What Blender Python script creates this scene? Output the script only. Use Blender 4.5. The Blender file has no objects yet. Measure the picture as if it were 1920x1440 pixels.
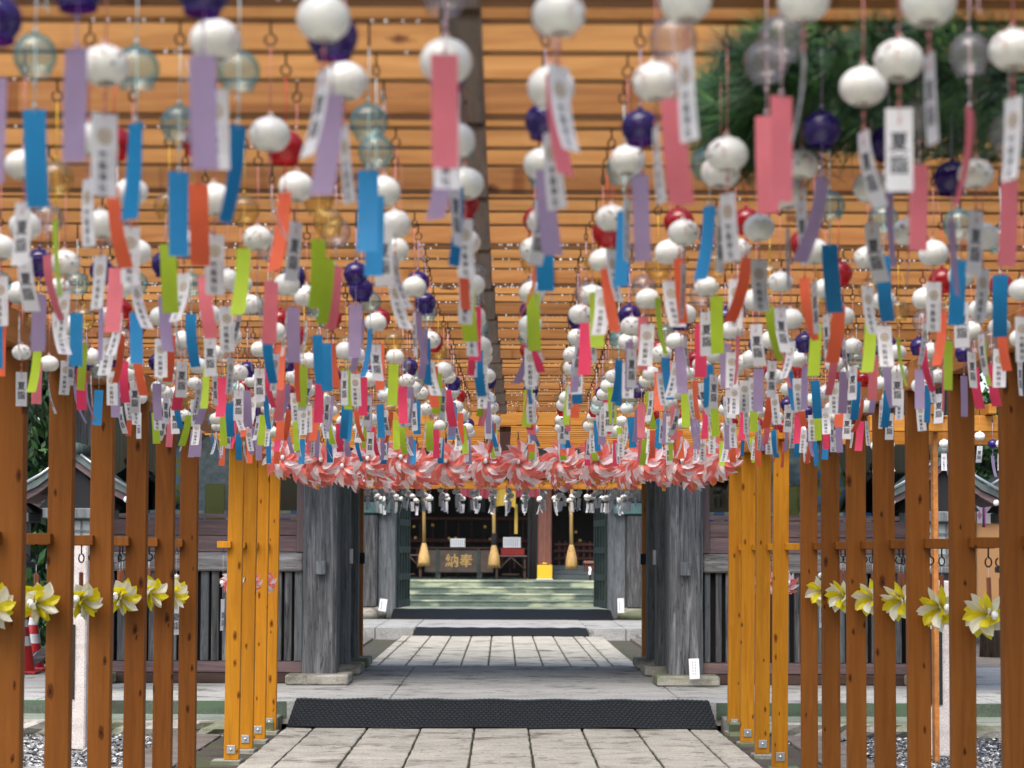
import bpy, math, random
from mathutils import Vector, Matrix, Euler
R = math.radians
PI = math.pi
random.seed(7)
S = bpy.context.scene
C = S.collection

# ---------------------------------------------------------------- camera, sky, sun, exposure
cam_d = bpy.data.cameras.new('camera')
cam = bpy.data.objects.new('camera', cam_d); C.objects.link(cam)
cam.location = (0, 0, 1.5)
cam.rotation_mode = 'YXZ'
cam.matrix_world = Matrix.Translation((0, 0, 1.5)) @ Matrix.Rotation(R(90 + 2.64), 4, 'X') @ Matrix.Rotation(R(0.22), 4, 'Z')
cam_d.lens = 70; cam_d.sensor_width = 36
cam_d.shift_x = 0.0094; cam_d.shift_y = 0.0755
cam_d.clip_start = 0.05; cam_d.clip_end = 1000
cam_d.dof.use_dof = True; cam_d.dof.focus_distance = 13.5; cam_d.dof.aperture_fstop = 5.0
cam_d.dof.aperture_blades = 0
S.camera = cam

w = bpy.data.worlds.new('World'); S.world = w; w.use_nodes = True
nt = w.node_tree
sky = nt.nodes.new('ShaderNodeTexSky'); sky.sky_type = 'NISHITA'; sky.sun_disc = False
sky.sun_elevation = R(58); sky.sun_rotation = R(200)
sky.air_density = 1.0; sky.dust_density = 3.0; sky.ozone_density = 0.6
bg = nt.nodes['Background']; bg.inputs[1].default_value = 0.15
nt.links.new(sky.outputs[0], bg.inputs[0])
sun_d = bpy.data.lights.new('sun', 'SUN'); sun_d.energy = 1.1; sun_d.angle = R(50); sun_d.color = (1, .95, .88)
sun = bpy.data.objects.new('sun', sun_d); C.objects.link(sun)
sun.rotation_euler = (R(-32), 0, R(200 - 180 + 0)) 
_d = Vector((math.sin(R(200)) * math.cos(R(58)), math.cos(R(200)) * math.cos(R(58)), math.sin(R(58))))
sun.rotation_euler = (-_d).to_track_quat('-Z', 'Y').to_euler()
S.view_settings.view_transform = 'Standard'; S.view_settings.look = 'None'
S.view_settings.exposure = 1.3; S.view_settings.gamma = 1
S.cycles.use_denoising = True
S.cycles.max_bounces = 7; S.cycles.diffuse_bounces = 4; S.cycles.glossy_bounces = 3
S.cycles.transmission_bounces = 4; S.cycles.transparent_max_bounces = 24
S.cycles.sample_clamp_indirect = 4; S.cycles.caustics_reflective = False; S.cycles.caustics_refractive = False

F = 1920 * 70 / 36
MW = cam.matrix_world.copy()
def at(px, py, Y):
    """where the line of sight through a pixel of the photograph (1920x1440) crosses the plane y = Y"""
    nx = (px - 960) / 1920 + cam_d.shift_x; ny = (720 - py) / 1920 + cam_d.shift_y
    d = MW.to_3x3() @ Vector((nx * 36, ny * 36, -70.0))
    return Vector((0, 0, 1.5)) + d * (Y / d.y)
def project(p):
    q = MW.inverted() @ Vector(p)
    return (960 + (q.x / -q.z * 70 / 36 - cam_d.shift_x) * 1920, 720 - (q.y / -q.z * 70 / 36 - cam_d.shift_y) * 1920)

# ---------------------------------------------------------------- helpers
def srgb(r, g, b):
    f = lambda c: (c / 255 / 12.92) if c / 255 <= .04045 else ((c / 255 + .055) / 1.055) ** 2.4
    return (f(r), f(g), f(b), 1)

class MB:
    def __init__(s): s.v = []; s.f = []; s.sm = []
    def add(s, vs, fs, smooth=False):
        n = len(s.v); s.v += [Vector(v) for v in vs]; s.f += [tuple(i + n for i in f) for f in fs]; s.sm += [smooth] * len(fs); return s
    def box(s, x0, x1, y0, y1, z0, z1, b=0.0, M=None):
        if b <= 0:
            vs = [(x, y, z) for z in (z0, z1) for y in (y0, y1) for x in (x0, x1)]
            fs = [(0, 2, 3, 1), (4, 5, 7, 6), (0, 1, 5, 4), (2, 6, 7, 3), (0, 4, 6, 2), (1, 3, 7, 5)]
        else:
            b = min(b, (x1 - x0) * .45, (y1 - y0) * .45, (z1 - z0) * .45)
            lo = (x0, y0, z0); hi = (x1, y1, z1); vs = []; idx = {}
            for sx in (0, 1):
                for sy in (0, 1):
                    for sz in (0, 1):
                        c = (sx, sy, sz)
                        for a in range(3):
                            p = [(hi[k] if c[k] else lo[k]) for k in range(3)]
                            for k in range(3):
                                if k != a: p[k] += -b if c[k] else b
                            idx[(c, a)] = len(vs); vs.append(tuple(p))
            fs = []
            for a in range(3):
                u, v = [(1, 2), (2, 0), (0, 1)][a]
                for sa in (0, 1):
                    q = []
                    for (su, sv) in ((0, 0), (1, 0), (1, 1), (0, 1)):
                        c = [0, 0, 0]; c[a] = sa; c[u] = su; c[v] = sv; q.append(idx[(tuple(c), a)])
                    fs.append(tuple(q) if sa else tuple(reversed(q)))
                # edge bevels along axis a
                for su in (0, 1):
                    for sv in (0, 1):
                        c0 = [0, 0, 0]; c0[u] = su; c0[v] = sv; c1 = list(c0); c1[a] = 1
                        q = [idx[(tuple(c0), u)], idx[(tuple(c1), u)], idx[(tuple(c1), v)], idx[(tuple(c0), v)]]
                        fs.append(tuple(q) if su != sv else tuple(reversed(q)))
            for sx in (0, 1):
                for sy in (0, 1):
                    for sz in (0, 1):
                        c = (sx, sy, sz); q = [idx[(c, 0)], idx[(c, 1)], idx[(c, 2)]]
                        fs.append(tuple(q) if (sx + sy + sz) % 2 else tuple(reversed(q)))
        if M is not None: vs = [M @ Vector(v) for v in vs]
        return s.add(vs, fs)
    def tube(s, pts, r, n=8, cap=True):
        pts = [Vector(p) for p in pts]; rr = r if isinstance(r, (list, tuple)) else [r] * len(pts)
        vs = []
        up = Vector((0, 0, 1))
        for i, p in enumerate(pts):
            t = (pts[min(i + 1, len(pts) - 1)] - pts[max(i - 1, 0)]).normalized()
            if i == 0:
                a = t.orthogonal().normalized()
            else:
                a = (a - t * a.dot(t)); a = a.normalized() if a.length > 1e-6 else t.orthogonal().normalized()
            b = t.cross(a)
            for k in range(n):
                an = 2 * PI * k / n; vs.append(p + (a * math.cos(an) + b * math.sin(an)) * rr[i])
        fs = [(i * n + k, i * n + (k + 1) % n, (i + 1) * n + (k + 1) % n, (i + 1) * n + k) for i in range(len(pts) - 1) for k in range(n)]
        if cap: fs += [tuple(reversed(range(n))), tuple(range((len(pts) - 1) * n, len(pts) * n))]
        return s.add(vs, fs, True)
    def lathe(s, prof, n=24, c=(0, 0, 0), sy=1.0):
        vs = [(c[0] + r * math.cos(2 * PI * k / n), c[1] + sy * r * math.sin(2 * PI * k / n), c[2] + z) for (r, z) in prof for k in range(n)]
        fs = [(i * n + k, i * n + (k + 1) % n, (i + 1) * n + (k + 1) % n, (i + 1) * n + k) for i in range(len(prof) - 1) for k in range(n)]
        return s.add(vs, fs, True)
    def prism(s, poly, y0, y1, M=None):
        n = len(poly)
        vs = [(x, y0, z) for x, z in poly] + [(x, y1, z) for x, z in poly]
        fs = [tuple(range(n)), tuple(reversed(range(n, 2 * n)))] + [(i, i + n, (i + 1) % n + n, (i + 1) % n) for i in range(n)]
        if M is not None: vs = [M @ Vector(v) for v in vs]
        return s.add(vs, fs)
    def grid(s, fn, nu, nv, smooth=True):
        vs = [fn(u / nu, v / nv) for v in range(nv + 1) for u in range(nu + 1)]
        fs = [(v * (nu + 1) + u, v * (nu + 1) + u + 1, (v + 1) * (nu + 1) + u + 1, (v + 1) * (nu + 1) + u) for v in range(nv) for u in range(nu)]
        return s.add(vs, fs, smooth)
    def mesh(s, name, mats, off=Vector((0, 0, 0))):
        me = bpy.data.meshes.new(name)
        me.from_pydata([v - off for v in s.v], [], s.f); me.update()
        me.polygons.foreach_set('use_smooth', s.sm)
        for m in (mats if isinstance(mats, (list, tuple)) else [mats]): me.materials.append(m)
        return me
    def build(s, name, mat, parent=None):
        off = WL.get(parent.name, Vector((0, 0, 0))) if parent is not None else Vector((0, 0, 0))
        me = s.mesh(name, mat, off)
        o = bpy.data.objects.new(name, me); C.objects.link(o); o.parent = parent
        if parent is not None: WL[o.name] = off
        else: WL[o.name] = Vector((0, 0, 0))
        return o
WL = {}
def thing(name, label, cat, loc, group=None):
    o = bpy.data.objects.new(name, None); o.location = loc; o.empty_display_size = .1; C.objects.link(o)
    WL[o.name] = Vector(loc); o['label'] = label; o['category'] = cat
    if group: o['group'] = group
    return o
def tag(o, label, cat, group=None):
    o['label'] = label; o['category'] = cat
    if group: o['group'] = group
    return o
def struct(name, mb, mat):
    o = mb.build(name, mat); o['kind'] = 'structure'; return o
def mobj(name, me, parent, loc=(0, 0, 0), rot=(0, 0, 0)):
    o = bpy.data.objects.new(name, me); C.objects.link(o); o.parent = parent; o.location = loc; o.rotation_euler = rot; return o

# ---------------------------------------------------------------- materials
def newmat(name):
    m = bpy.data.materials.new(name); m.use_nodes = True
    n = m.node_tree.nodes; n.clear()
    out = n.new('ShaderNodeOutputMaterial'); return m, m.node_tree, out
def nd(nt, t, **kw):
    n = nt.nodes.new('ShaderNode' + t)
    for k, v in kw.items():
        if k.startswith('i_'):
            key = k[2:]; n.inputs[int(key) if key.isdigit() else key].default_value = v
        else: setattr(n, k, v)
    return n
def ramp(nt, fac, stops):
    r = nt.nodes.new('ShaderNodeValToRGB'); e = r.color_ramp.elements
    while len(e) < len(stops): e.new(.5)
    for i, (p, c) in enumerate(stops): e[i].position = p; e[i].color = c if len(c) == 4 else (*c, 1)
    nt.links.new(fac, r.inputs[0]); return r.outputs[0]
def mixc(nt, fac, a, b, mode='MIX'):
    m = nt.nodes.new('ShaderNodeMix'); m.data_type = 'RGBA'; m.blend_type = mode
    for sock, v in ((m.inputs[0], fac), (m.inputs[6], a), (m.inputs[7], b)):
        if isinstance(v, (float, int, tuple)): sock.default_value = v
        else: nt.links.new(v, sock)
    return m.outputs[2]
def coords(nt, scale=(1, 1, 1), randomize=True, rot=(0, 0, 0)):
    tc = nd(nt, 'TexCoord'); mp = nd(nt, 'Mapping'); mp.inputs['Scale'].default_value = scale; mp.inputs['Rotation'].default_value = rot
    if randomize:
        oi = nd(nt, 'ObjectInfo'); mu = nd(nt, 'Vector' + 'Math', operation='SCALE'); mu.inputs[0].default_value = (13.7, 7.3, 21.1)
        nt.links.new(oi.outputs['Random'], mu.inputs['Scale'])
        ad = nd(nt, 'VectorMath', operation='ADD'); nt.links.new(tc.outputs['Object'], ad.inputs[0]); nt.links.new(mu.outputs[0], ad.inputs[1])
        nt.links.new(ad.outputs[0], mp.inputs[0])
    else: nt.links.new(tc.outputs['Object'], mp.inputs[0])
    return mp.outputs[0]
def plain(name, col, rough=.6, metal=0, spec=.5, bumpscale=0, bump=.1, emit=None, var=.0, vscale=4):
    m, t, out = newmat(name); p = nd(t, 'BsdfPrincipled'); p.inputs['Roughness'].default_value = rough; p.inputs['Metallic'].default_value = metal
    p.inputs['Specular IOR Level'].default_value = spec
    c = col if len(col) == 4 else (*col, 1); p.inputs['Base Color'].default_value = c
    if var > 0:
        nz = nd(t, 'TexNoise'); nz.inputs['Scale'].default_value = vscale; nz.inputs['Detail'].default_value = 5
        t.links.new(coords(t), nz.inputs['Vector'])
        d = tuple(max(0, x * (1 - var)) for x in c[:3]) + (1,); l = tuple(min(1, x * (1 + var)) for x in c[:3]) + (1,)
        t.links.new(ramp(t, nz.outputs[0], [(.3, d), (.7, l)]), p.inputs['Base Color'])
    if bumpscale:
        nz = nd(t, 'TexNoise'); nz.inputs['Scale'].default_value = bumpscale; nz.inputs['Detail'].default_value = 6
        t.links.new(coords(t), nz.inputs['Vector']); b = nd(t, 'Bump'); b.inputs['Strength'].default_value = bump; b.inputs['Distance'].default_value = .01
        t.links.new(nz.outputs[0], b.inputs['Height']); t.links.new(b.outputs[0], p.inputs['Normal'])
    t.links.new(p.outputs[0], out.inputs[0]); return m
def wood(name, dark, mid, light, axis='Z', knots=0.0, rough=.55, grain=1.0, crack=0.0, drips=0.0, spec=.35):
    m, t, out = newmat(name); p = nd(t, 'BsdfPrincipled'); p.inputs['Roughness'].default_value = rough; p.inputs['Specular IOR Level'].default_value = spec
    k = {'X': (.9, 14, 14), 'Y': (14, .9, 14), 'Z': (14, 14, .9)}[axis]
    k = tuple(x * grain for x in k)
    nz = nd(t, 'TexNoise'); nz.inputs['Scale'].default_value = 2.2; nz.inputs['Detail'].default_value = 7; nz.inputs['Roughness'].default_value = .62; nz.inputs['Distortion'].default_value = .8
    t.links.new(coords(t, k), nz.inputs['Vector'])
    c = ramp(t, nz.outputs[0], [(.28, dark), (.5, mid), (.74, light)])
    big = nd(t, 'TexNoise'); big.inputs['Scale'].default_value = 1.1; big.inputs['Detail'].default_value = 3
    t.links.new(coords(t, tuple(x / 5 for x in k)), big.inputs['Vector'])
    c = mixc(t, .55, c, ramp(t, big.outputs[0], [(.3, (.62, .62, .62)), (.7, (1.25, 1.22, 1.15))]), 'MULTIPLY')
    if crack > 0:
        cz = nd(t, 'TexNoise'); cz.inputs['Scale'].default_value = 5; cz.inputs['Detail'].default_value = 9; cz.inputs['Roughness'].default_value = .7; cz.inputs['Distortion'].default_value = 1.5
        t.links.new(coords(t, tuple(x * .8 for x in k)), cz.inputs['Vector'])
        c = mixc(t, 1.0, c, ramp(t, cz.outputs[0], [(.36, (1 - crack,) * 3), (.46, (1, 1, 1))]), 'MULTIPLY')
    if drips > 0:
        dz = nd(t, 'TexNoise'); dz.inputs['Scale'].default_value = 1; dz.inputs['Detail'].default_value = 2
        t.links.new(coords(t, (14, 1, .8)), dz.inputs['Vector'])
        c = mixc(t, drips, c, ramp(t, dz.outputs[0], [(.33, (.55, .42, .32)), (.40, (1, 1, 1))]), 'MULTIPLY')
    if knots > 0:
        s3 = {'X': (3, 1, 9), 'Y': (7, 1.7, 7), 'Z': (10, 1, 4.2)}[axis]
        vo = nd(t, 'TexVoronoi'); vo.voronoi_dimensions = '2D'; vo.inputs['Scale'].default_value = 1; vo.inputs['Randomness'].default_value = 1
        wob = nd(t, 'TexNoise'); wob.inputs['Scale'].default_value = 9
        cc = coords(t, s3, True, (R(90), 0, 0)); t.links.new(cc, wob.inputs['Vector'])
        ad = nd(t, 'VectorMath', operation='MULTIPLY_ADD'); t.links.new(wob.outputs[1], ad.inputs[0]); ad.inputs[1].default_value = (.12,) * 3; t.links.new(cc, ad.inputs[2])
        t.links.new(ad.outputs[0], vo.inputs['Vector'])
        sp0 = nd(t, 'SeparateColor'); t.links.new(vo.outputs['Color'], sp0.inputs[0])
        sz = nd(t, 'Math', operation='MULTIPLY_ADD'); t.links.new(sp0.outputs[1], sz.inputs[0]); sz.inputs[1].default_value = -1.9; sz.inputs[2].default_value = 3.0
        dv = nd(t, 'Math', operation='MULTIPLY'); t.links.new(vo.outputs['Distance'], dv.inputs[0]); t.links.new(sz.outputs[0], dv.inputs[1])
        kd = ramp(t, dv.outputs[0], [(.05, (.13, .1, .09)), (.085, (.5, .42, .38)), (.12, (.38, .3, .26)), (.21, (1, 1, 1))])
        sep = nd(t, 'SeparateColor'); t.links.new(vo.outputs['Color'], sep.inputs[0])
        gate = nd(t, 'Math', operation='LESS_THAN'); t.links.new(sep.outputs[0], gate.inputs[0]); gate.inputs[1].default_value = knots
        kk = mixc(t, gate.outputs[0], (1, 1, 1, 1), kd)
        c = mixc(t, 1.0, c, kk, 'MULTIPLY')
    oi_ = nd(t, 'ObjectInfo'); c = mixc(t, 1.0, c, ramp(t, oi_.outputs['Random'], [(0, (.80, .78, .76)), (.5, (1, 1, 1)), (1, (1.14, 1.16, 1.2))]), 'MULTIPLY')
    t.links.new(c, p.inputs['Base Color'])
    b = nd(t, 'Bump'); b.inputs['Strength'].default_value = .25 + crack * .5; b.inputs['Distance'].default_value = .004
    t.links.new(nz.outputs[0], b.inputs['Height']); t.links.new(b.outputs[0], p.inputs['Normal'])
    t.links.new(p.outputs[0], out.inputs[0]); return m
def stone(name, base, stain, moss=None, scale=(1.2, 5, 5), rough=.85, amt=.5, grit=90, streak=False):
    m, t, out = newmat(name); p = nd(t, 'BsdfPrincipled'); p.inputs['Roughness'].default_value = rough; p.inputs['Specular IOR Level'].default_value = .3
    n1 = nd(t, 'TexNoise'); n1.inputs['Scale'].default_value = 1.6; n1.inputs['Detail'].default_value = 7; n1.inputs['Roughness'].default_value = .65
    t.links.new(coords(t, scale, False), n1.inputs['Vector'])
    lt = tuple(min(1, x * 1.22) for x in base[:3]) + (1,); dk = tuple(x * .74 for x in base[:3]) + (1,)
    c = ramp(t, n1.outputs[0], [(.3, dk), (.5, base), (.72, lt)])
    g = nd(t, 'TexNoise'); g.inputs['Scale'].default_value = grit; g.inputs['Detail'].default_value = 3
    t.links.new(coords(t, (1, 1, 1), False), g.inputs['Vector'])
    c = mixc(t, .55, c, ramp(t, g.outputs[0], [(.32, (.5, .5, .5)), (.5, (1, 1, 1)), (.68, (1.3, 1.3, 1.3))]), 'MULTIPLY')
    n2 = nd(t, 'TexNoise'); n2.inputs['Scale'].default_value = 1.0; n2.inputs['Detail'].default_value = 8; n2.inputs['Roughness'].default_value = .7
    t.links.new(coords(t, (2.2, 2.6, 3) if streak else (2, 3, 3), False), n2.inputs['Vector'])
    f = nd(t, 'MapRange'); f.inputs[1].default_value = .56 - .1 * amt; f.inputs[2].default_value = .64; t.links.new(n2.outputs[0], f.inputs[0])
    c = mixc(t, f.outputs[0], c, stain)
    if moss:
        n3 = nd(t, 'TexNoise'); n3.inputs['Scale'].default_value = 1.3; n3.inputs['Detail'].default_value = 6; t.links.new(coords(t, (.8, 3, 3), False), n3.inputs['Vector'])
        f3 = nd(t, 'MapRange'); f3.inputs[1].default_value = .48; f3.inputs[2].default_value = .6; t.links.new(n3.outputs[0], f3.inputs[0])
        c = mixc(t, f3.outputs[0], c, moss)
    t.links.new(c, p.inputs['Base Color'])
    b = nd(t, 'Bump'); b.inputs['Strength'].default_value = .5; b.inputs['Distance'].default_value = .006
    t.links.new(g.outputs[0], b.inputs['Height']); t.links.new(b.outputs[0], p.inputs['Normal'])
    t.links.new(p.outputs[0], out.inputs[0]); return m
def paper(name, col, trans=.35, rough=.5, clear=0):
    m, t, out = newmat(name); p = nd(t, 'BsdfPrincipled'); p.inputs['Base Color'].default_value = col; p.inputs['Roughness'].default_value = rough; p.inputs['Specular IOR Level'].default_value = .35
    tr = nd(t, 'BsdfTranslucent')
    oi_ = nd(t, 'ObjectInfo'); nz = nd(t, 'TexNoise'); nz.inputs['Scale'].default_value = 18; nz.inputs['Detail'].default_value = 3; t.links.new(coords(t), nz.inputs['Vector'])
    cc = mixc(t, 1.0, ramp(t, oi_.outputs['Random'], [(0, tuple(x * .86 for x in col[:3])), (1, tuple(min(1, x * 1.04 + .03) for x in col[:3]))]), ramp(t, nz.outputs[0], [(.3, (.92, .92, .92)), (.65, (1, 1, 1))]), 'MULTIPLY')
    t.links.new(cc, p.inputs['Base Color']); t.links.new(cc, tr.inputs[0])
    b_ = nd(t, 'Bump'); b_.inputs['Strength'].default_value = .35; b_.inputs['Distance'].default_value = .004; t.links.new(nz.outputs[0], b_.inputs['Height']); t.links.new(b_.outputs[0], p.inputs['Normal'])
    mx = nd(t, 'MixShader'); mx.inputs[0].default_value = trans
    t.links.new(p.outputs[0], mx.inputs[1]); t.links.new(tr.outputs[0], mx.inputs[2])
    if clear:
        tp = nd(t, 'BsdfTransparent'); tp.inputs[0].default_value = tuple(.5 + .5 * x for x in col[:3]) + (1,); m2 = nd(t, 'MixShader'); m2.inputs[0].default_value = clear
        t.links.new(mx.outputs[0], m2.inputs[1]); t.links.new(tp.outputs[0], m2.inputs[2]); t.links.new(m2.outputs[0], out.inputs[0])
    else: t.links.new(mx.outputs[0], out.inputs[0])
    return m
def glass(name, face, edge, alpha=.5):
    """thin blown glass: what is behind shows through, tinted, more strongly where the wall is seen edge on"""
    m, t, out = newmat(name)
    lw = nd(t, 'LayerWeight'); lw.inputs[0].default_value = .45
    nz = nd(t, 'TexNoise'); nz.inputs['Scale'].default_value = 30; t.links.new(coords(t), nz.inputs['Vector'])
    f = ramp(t, lw.outputs['Facing'], [(.2, (0, 0, 0)), (.85, (1, 1, 1))])
    col = mixc(t, f, face, edge)
    tr = nd(t, 'BsdfTransparent'); t.links.new(col, tr.inputs[0])
    gl = nd(t, 'BsdfGlossy'); gl.inputs['Roughness'].default_value = .09; gl.inputs[0].default_value = (1, 1, 1, 1)
    pw = nd(t, 'Math', operation='POWER'); t.links.new(lw.outputs['Facing'], pw.inputs[0]); pw.inputs[1].default_value = 3.5
    fr = nd(t, 'Math', operation='MULTIPLY_ADD'); t.links.new(pw.outputs[0], fr.inputs[0]); fr.inputs[1].default_value = .32; fr.inputs[2].default_value = .05
    df = nd(t, 'BsdfDiffuse'); df.inputs[0].default_value = tuple(min(1, x * .8 + .1) if alpha < .3 else x for x in edge[:3]) + (1,)
    m1 = nd(t, 'MixShader'); m1.inputs[0].default_value = alpha
    t.links.new(tr.outputs[0], m1.inputs[1]); t.links.new(df.outputs[0], m1.inputs[2])
    m2 = nd(t, 'MixShader'); t.links.new(fr.outputs[0], m2.inputs[0]); t.links.new(m1.outputs[0], m2.inputs[1]); t.links.new(gl.outputs[0], m2.inputs[2])
    t.links.new(m2.outputs[0], out.inputs[0]); return m

O1, O2, O3 = (.17, .052, .012, 1), (.30, .10, .022, 1), (.40, .15, .035, 1)
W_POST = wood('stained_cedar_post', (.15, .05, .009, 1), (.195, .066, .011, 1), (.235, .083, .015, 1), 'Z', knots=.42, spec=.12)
W_POSTY = wood('yellow_cedar_post', (.39, .15, .009, 1), (.49, .20, .011, 1), (.58, .255, .016, 1), 'Z', knots=.5, spec=.15)  # yellower and brighter tone than the near tunnel posts
W_BEAM = wood('stained_cedar_beam', (.18, .072, .021, 1), (.29, .125, .038, 1), (.35, .17, .056, 1), 'X', knots=.2, drips=.8, spec=.15)
W_SLAT = wood('stained_cedar_slat', (.24, .10, .027, 1), (.355, .165, .048, 1), (.44, .22, .07, 1), 'X', knots=.2, drips=.12, spec=.15)
W_PLATE = wood('stained_cedar_plate', (.28, .10, .02, 1), (.42, .16, .035, 1), (.52, .22, .055, 1), 'Y', knots=.1)
W_BEAMY = wood('yellow_cedar_beam', (.36, .135, .014, 1), (.50, .205, .022, 1), (.60, .27, .035, 1), 'X', knots=.4)  # yellower and brighter tone than the tunnel's cross beams
W_STICK = wood('cedar_stick', (.45, .18, .03, 1), (.6, .27, .05, 1), (.7, .35, .08, 1), 'Z')
W_STICKB = wood('brown_stick', (.12, .035, .016, 1), (.19, .06, .028, 1), (.25, .09, .04, 1), 'Z')
W_RIDGE = wood('weathered_board', (.10, .07, .05, 1), (.19, .14, .105, 1), (.28, .21, .17, 1), 'Y', crack=.5)
W_GREY = wood('weathered_grey_wood', (.034, .035, .036, 1), (.095, .097, .10, 1), (.235, .235, .24, 1), 'Z', crack=.8, rough=.8, grain=.8)
W_GREYX = wood('weathered_grey_beam', (.075, .07, .068, 1), (.19, .18, .175, 1), (.36, .35, .34, 1), 'X', crack=.7, rough=.8, grain=.7)
W_DARK = wood('dark_grey_wood', (.06, .066, .07, 1), (.125, .135, .14, 1), (.21, .225, .23, 1), 'Z', crack=.6, rough=.8)
W_PURP = wood('purplish_brown_board', (.07, .045, .045, 1), (.125, .082, .085, 1), (.22, .13, .10, 1), 'X', rough=.6)
W_PURPZ = wood('purplish_brown_frame', (.07, .045, .045, 1), (.115, .078, .08, 1), (.15, .10, .10, 1), 'Z', rough=.6)
W_RED = wood('old_red_wood', (.06, .018, .012, 1), (.105, .034, .024, 1), (.15, .055, .04, 1), 'Z', rough=.6)
W_BROWN = wood('hall_brown_wood', (.03, .016, .012, 1), (.055, .03, .022, 1), (.09, .05, .036, 1), 'X', rough=.7)
M_IRON = plain('black_iron', (.012, .012, .013), .45, .7)
M_STEEL = plain('galvanised_steel', (.55, .56, .57), .35, .9, var=.1)
M_MATRUB = plain('black_rubber', (.005, .006, .007), .6, 0, .3)
M_NUB = plain('grey_rubber', (.030, .036, .040), .6, 0, .3)  # paler rubber for the raised blocks, set off from the blacker sheet
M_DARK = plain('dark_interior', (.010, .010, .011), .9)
M_STONE = stone('pale_flagstone', (.41, .385, .315, 1), (.15, .13, .095, 1), None, scale=(1.5, 2.2, 2), streak=True, amt=.35, grit=55)
M_STONE2 = stone('platform_stone', (.35, .35, .33, 1), (.13, .13, .12, 1), None, scale=(1, 2.5, 2), streak=True, amt=.3, grit=50)
M_STONE3 = stone('rough_stone', (.36, .34, .29, 1), (.10, .09, .075, 1), (.14, .16, .09, 1), amt=.6)
M_MOSS = stone('mossy_green_stone', (.085, .11, .08, 1), (.05, .06, .042, 1), (.08, .13, .075, 1), amt=.5, grit=60)
M_MOSSTOP = stone('green_tinged_stone', (.21, .23, .19, 1), (.12, .13, .10, 1), (.17, .22, .15, 1), amt=.5)
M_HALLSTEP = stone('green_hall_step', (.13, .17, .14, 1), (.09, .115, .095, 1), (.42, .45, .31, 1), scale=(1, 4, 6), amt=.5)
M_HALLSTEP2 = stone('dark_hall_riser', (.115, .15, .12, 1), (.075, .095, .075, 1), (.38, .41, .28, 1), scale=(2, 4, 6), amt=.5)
M_EARTH = stone('damp_earth', (.075, .062, .05, 1), (.035, .03, .026, 1), (.06, .075, .025, 1), amt=.5, grit=60)
M_SLABD = stone('brown_side_slab', (.17, .145, .12, 1), (.09, .075, .06, 1), None, amt=.5)
M_COPPER = plain('patinated_copper', (.10, .20, .18), .6, .3, var=.35)
M_DKGREEN = plain('green_lattice_metal', (.045, .065, .055), .6, .3, var=.3)
M_WHITE = plain('white_paint', (.78, .78, .77), .5)
M_PINKST = stone('pinkish_white_stone', (.62, .56, .52, 1), (.42, .36, .33, 1), None, amt=.25)
M_BLACKST = plain('polished_black_stone', (.018, .022, .024), .2)
M_GOLD = plain('gold_leaf', (.75, .45, .10), .35, .8)
M_YELLOW = plain('yellow_panel', (.80, .52, .03), .45)
M_STRAW = wood('straw_rope', (.34, .19, .06, 1), (.50, .31, .11, 1), (.62, .42, .17, 1), 'Z', crack=.3)
M_GLASSW = plain('dark_window_glass', (.045, .06, .065), .08, 0, .6)
M_ROOFG = plain('grey_green_roof', (.085, .11, .10), .5, .2, var=.4, vscale=9)
M_TILE = plain('grey_roof_tile', (.10, .115, .115), .45, .1, var=.35, vscale=8)
M_INK = plain('black_ink', (.018, .022, .032), .7)
M_SEAL = plain('gold_brown_ink', (.36, .26, .12), .7)
M_REDINK = plain('red_glaze', (.45, .02, .03), .3)

# ---------------------------------------------------------------- ground, path, platform
def gravelmat(name, a, b, c, sc):
    m, t, out = newmat(name); p = nd(t, 'BsdfPrincipled'); p.inputs['Roughness'].default_value = .6
    v = nd(t, 'TexVoronoi'); v.inputs['Scale'].default_value = sc; t.links.new(coords(t, (1, 1, 1), False), v.inputs['Vector'])
    s = nd(t, 'SeparateColor'); t.links.new(v.outputs['Color'], s.inputs[0])
    t.links.new(mixc(t, .9, ramp(t, s.outputs[0], [(.1, a), (.5, b), (.9, c)]), ramp(t, v.outputs['Distance'], [(.25, (1, 1, 1)), (.6, (.15, .15, .15))]), 'MULTIPLY'), p.inputs['Base Color'])
    b_ = nd(t, 'Bump'); b_.invert = True; b_.inputs['Distance'].default_value = .02; t.links.new(v.outputs['Distance'], b_.inputs['Height']); t.links.new(b_.outputs[0], p.inputs['Normal'])
    t.links.new(p.outputs[0], out.inputs[0]); return m
M_GRAV = gravelmat('dark_gravel', (.03, .03, .03, 1), (.09, .09, .09, 1), (.25, .25, .25, 1), 45)
M_PEB = [plain('pebble_grey', (.22, .22, .21), .5), plain('pebble_pale', (.55, .54, .5), .5), plain('pebble_dark', (.05, .052, .055), .35)]
struct('ground', MB().box(-150, 150, -60, 300, -.5, -.05), M_GRAV)

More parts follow.
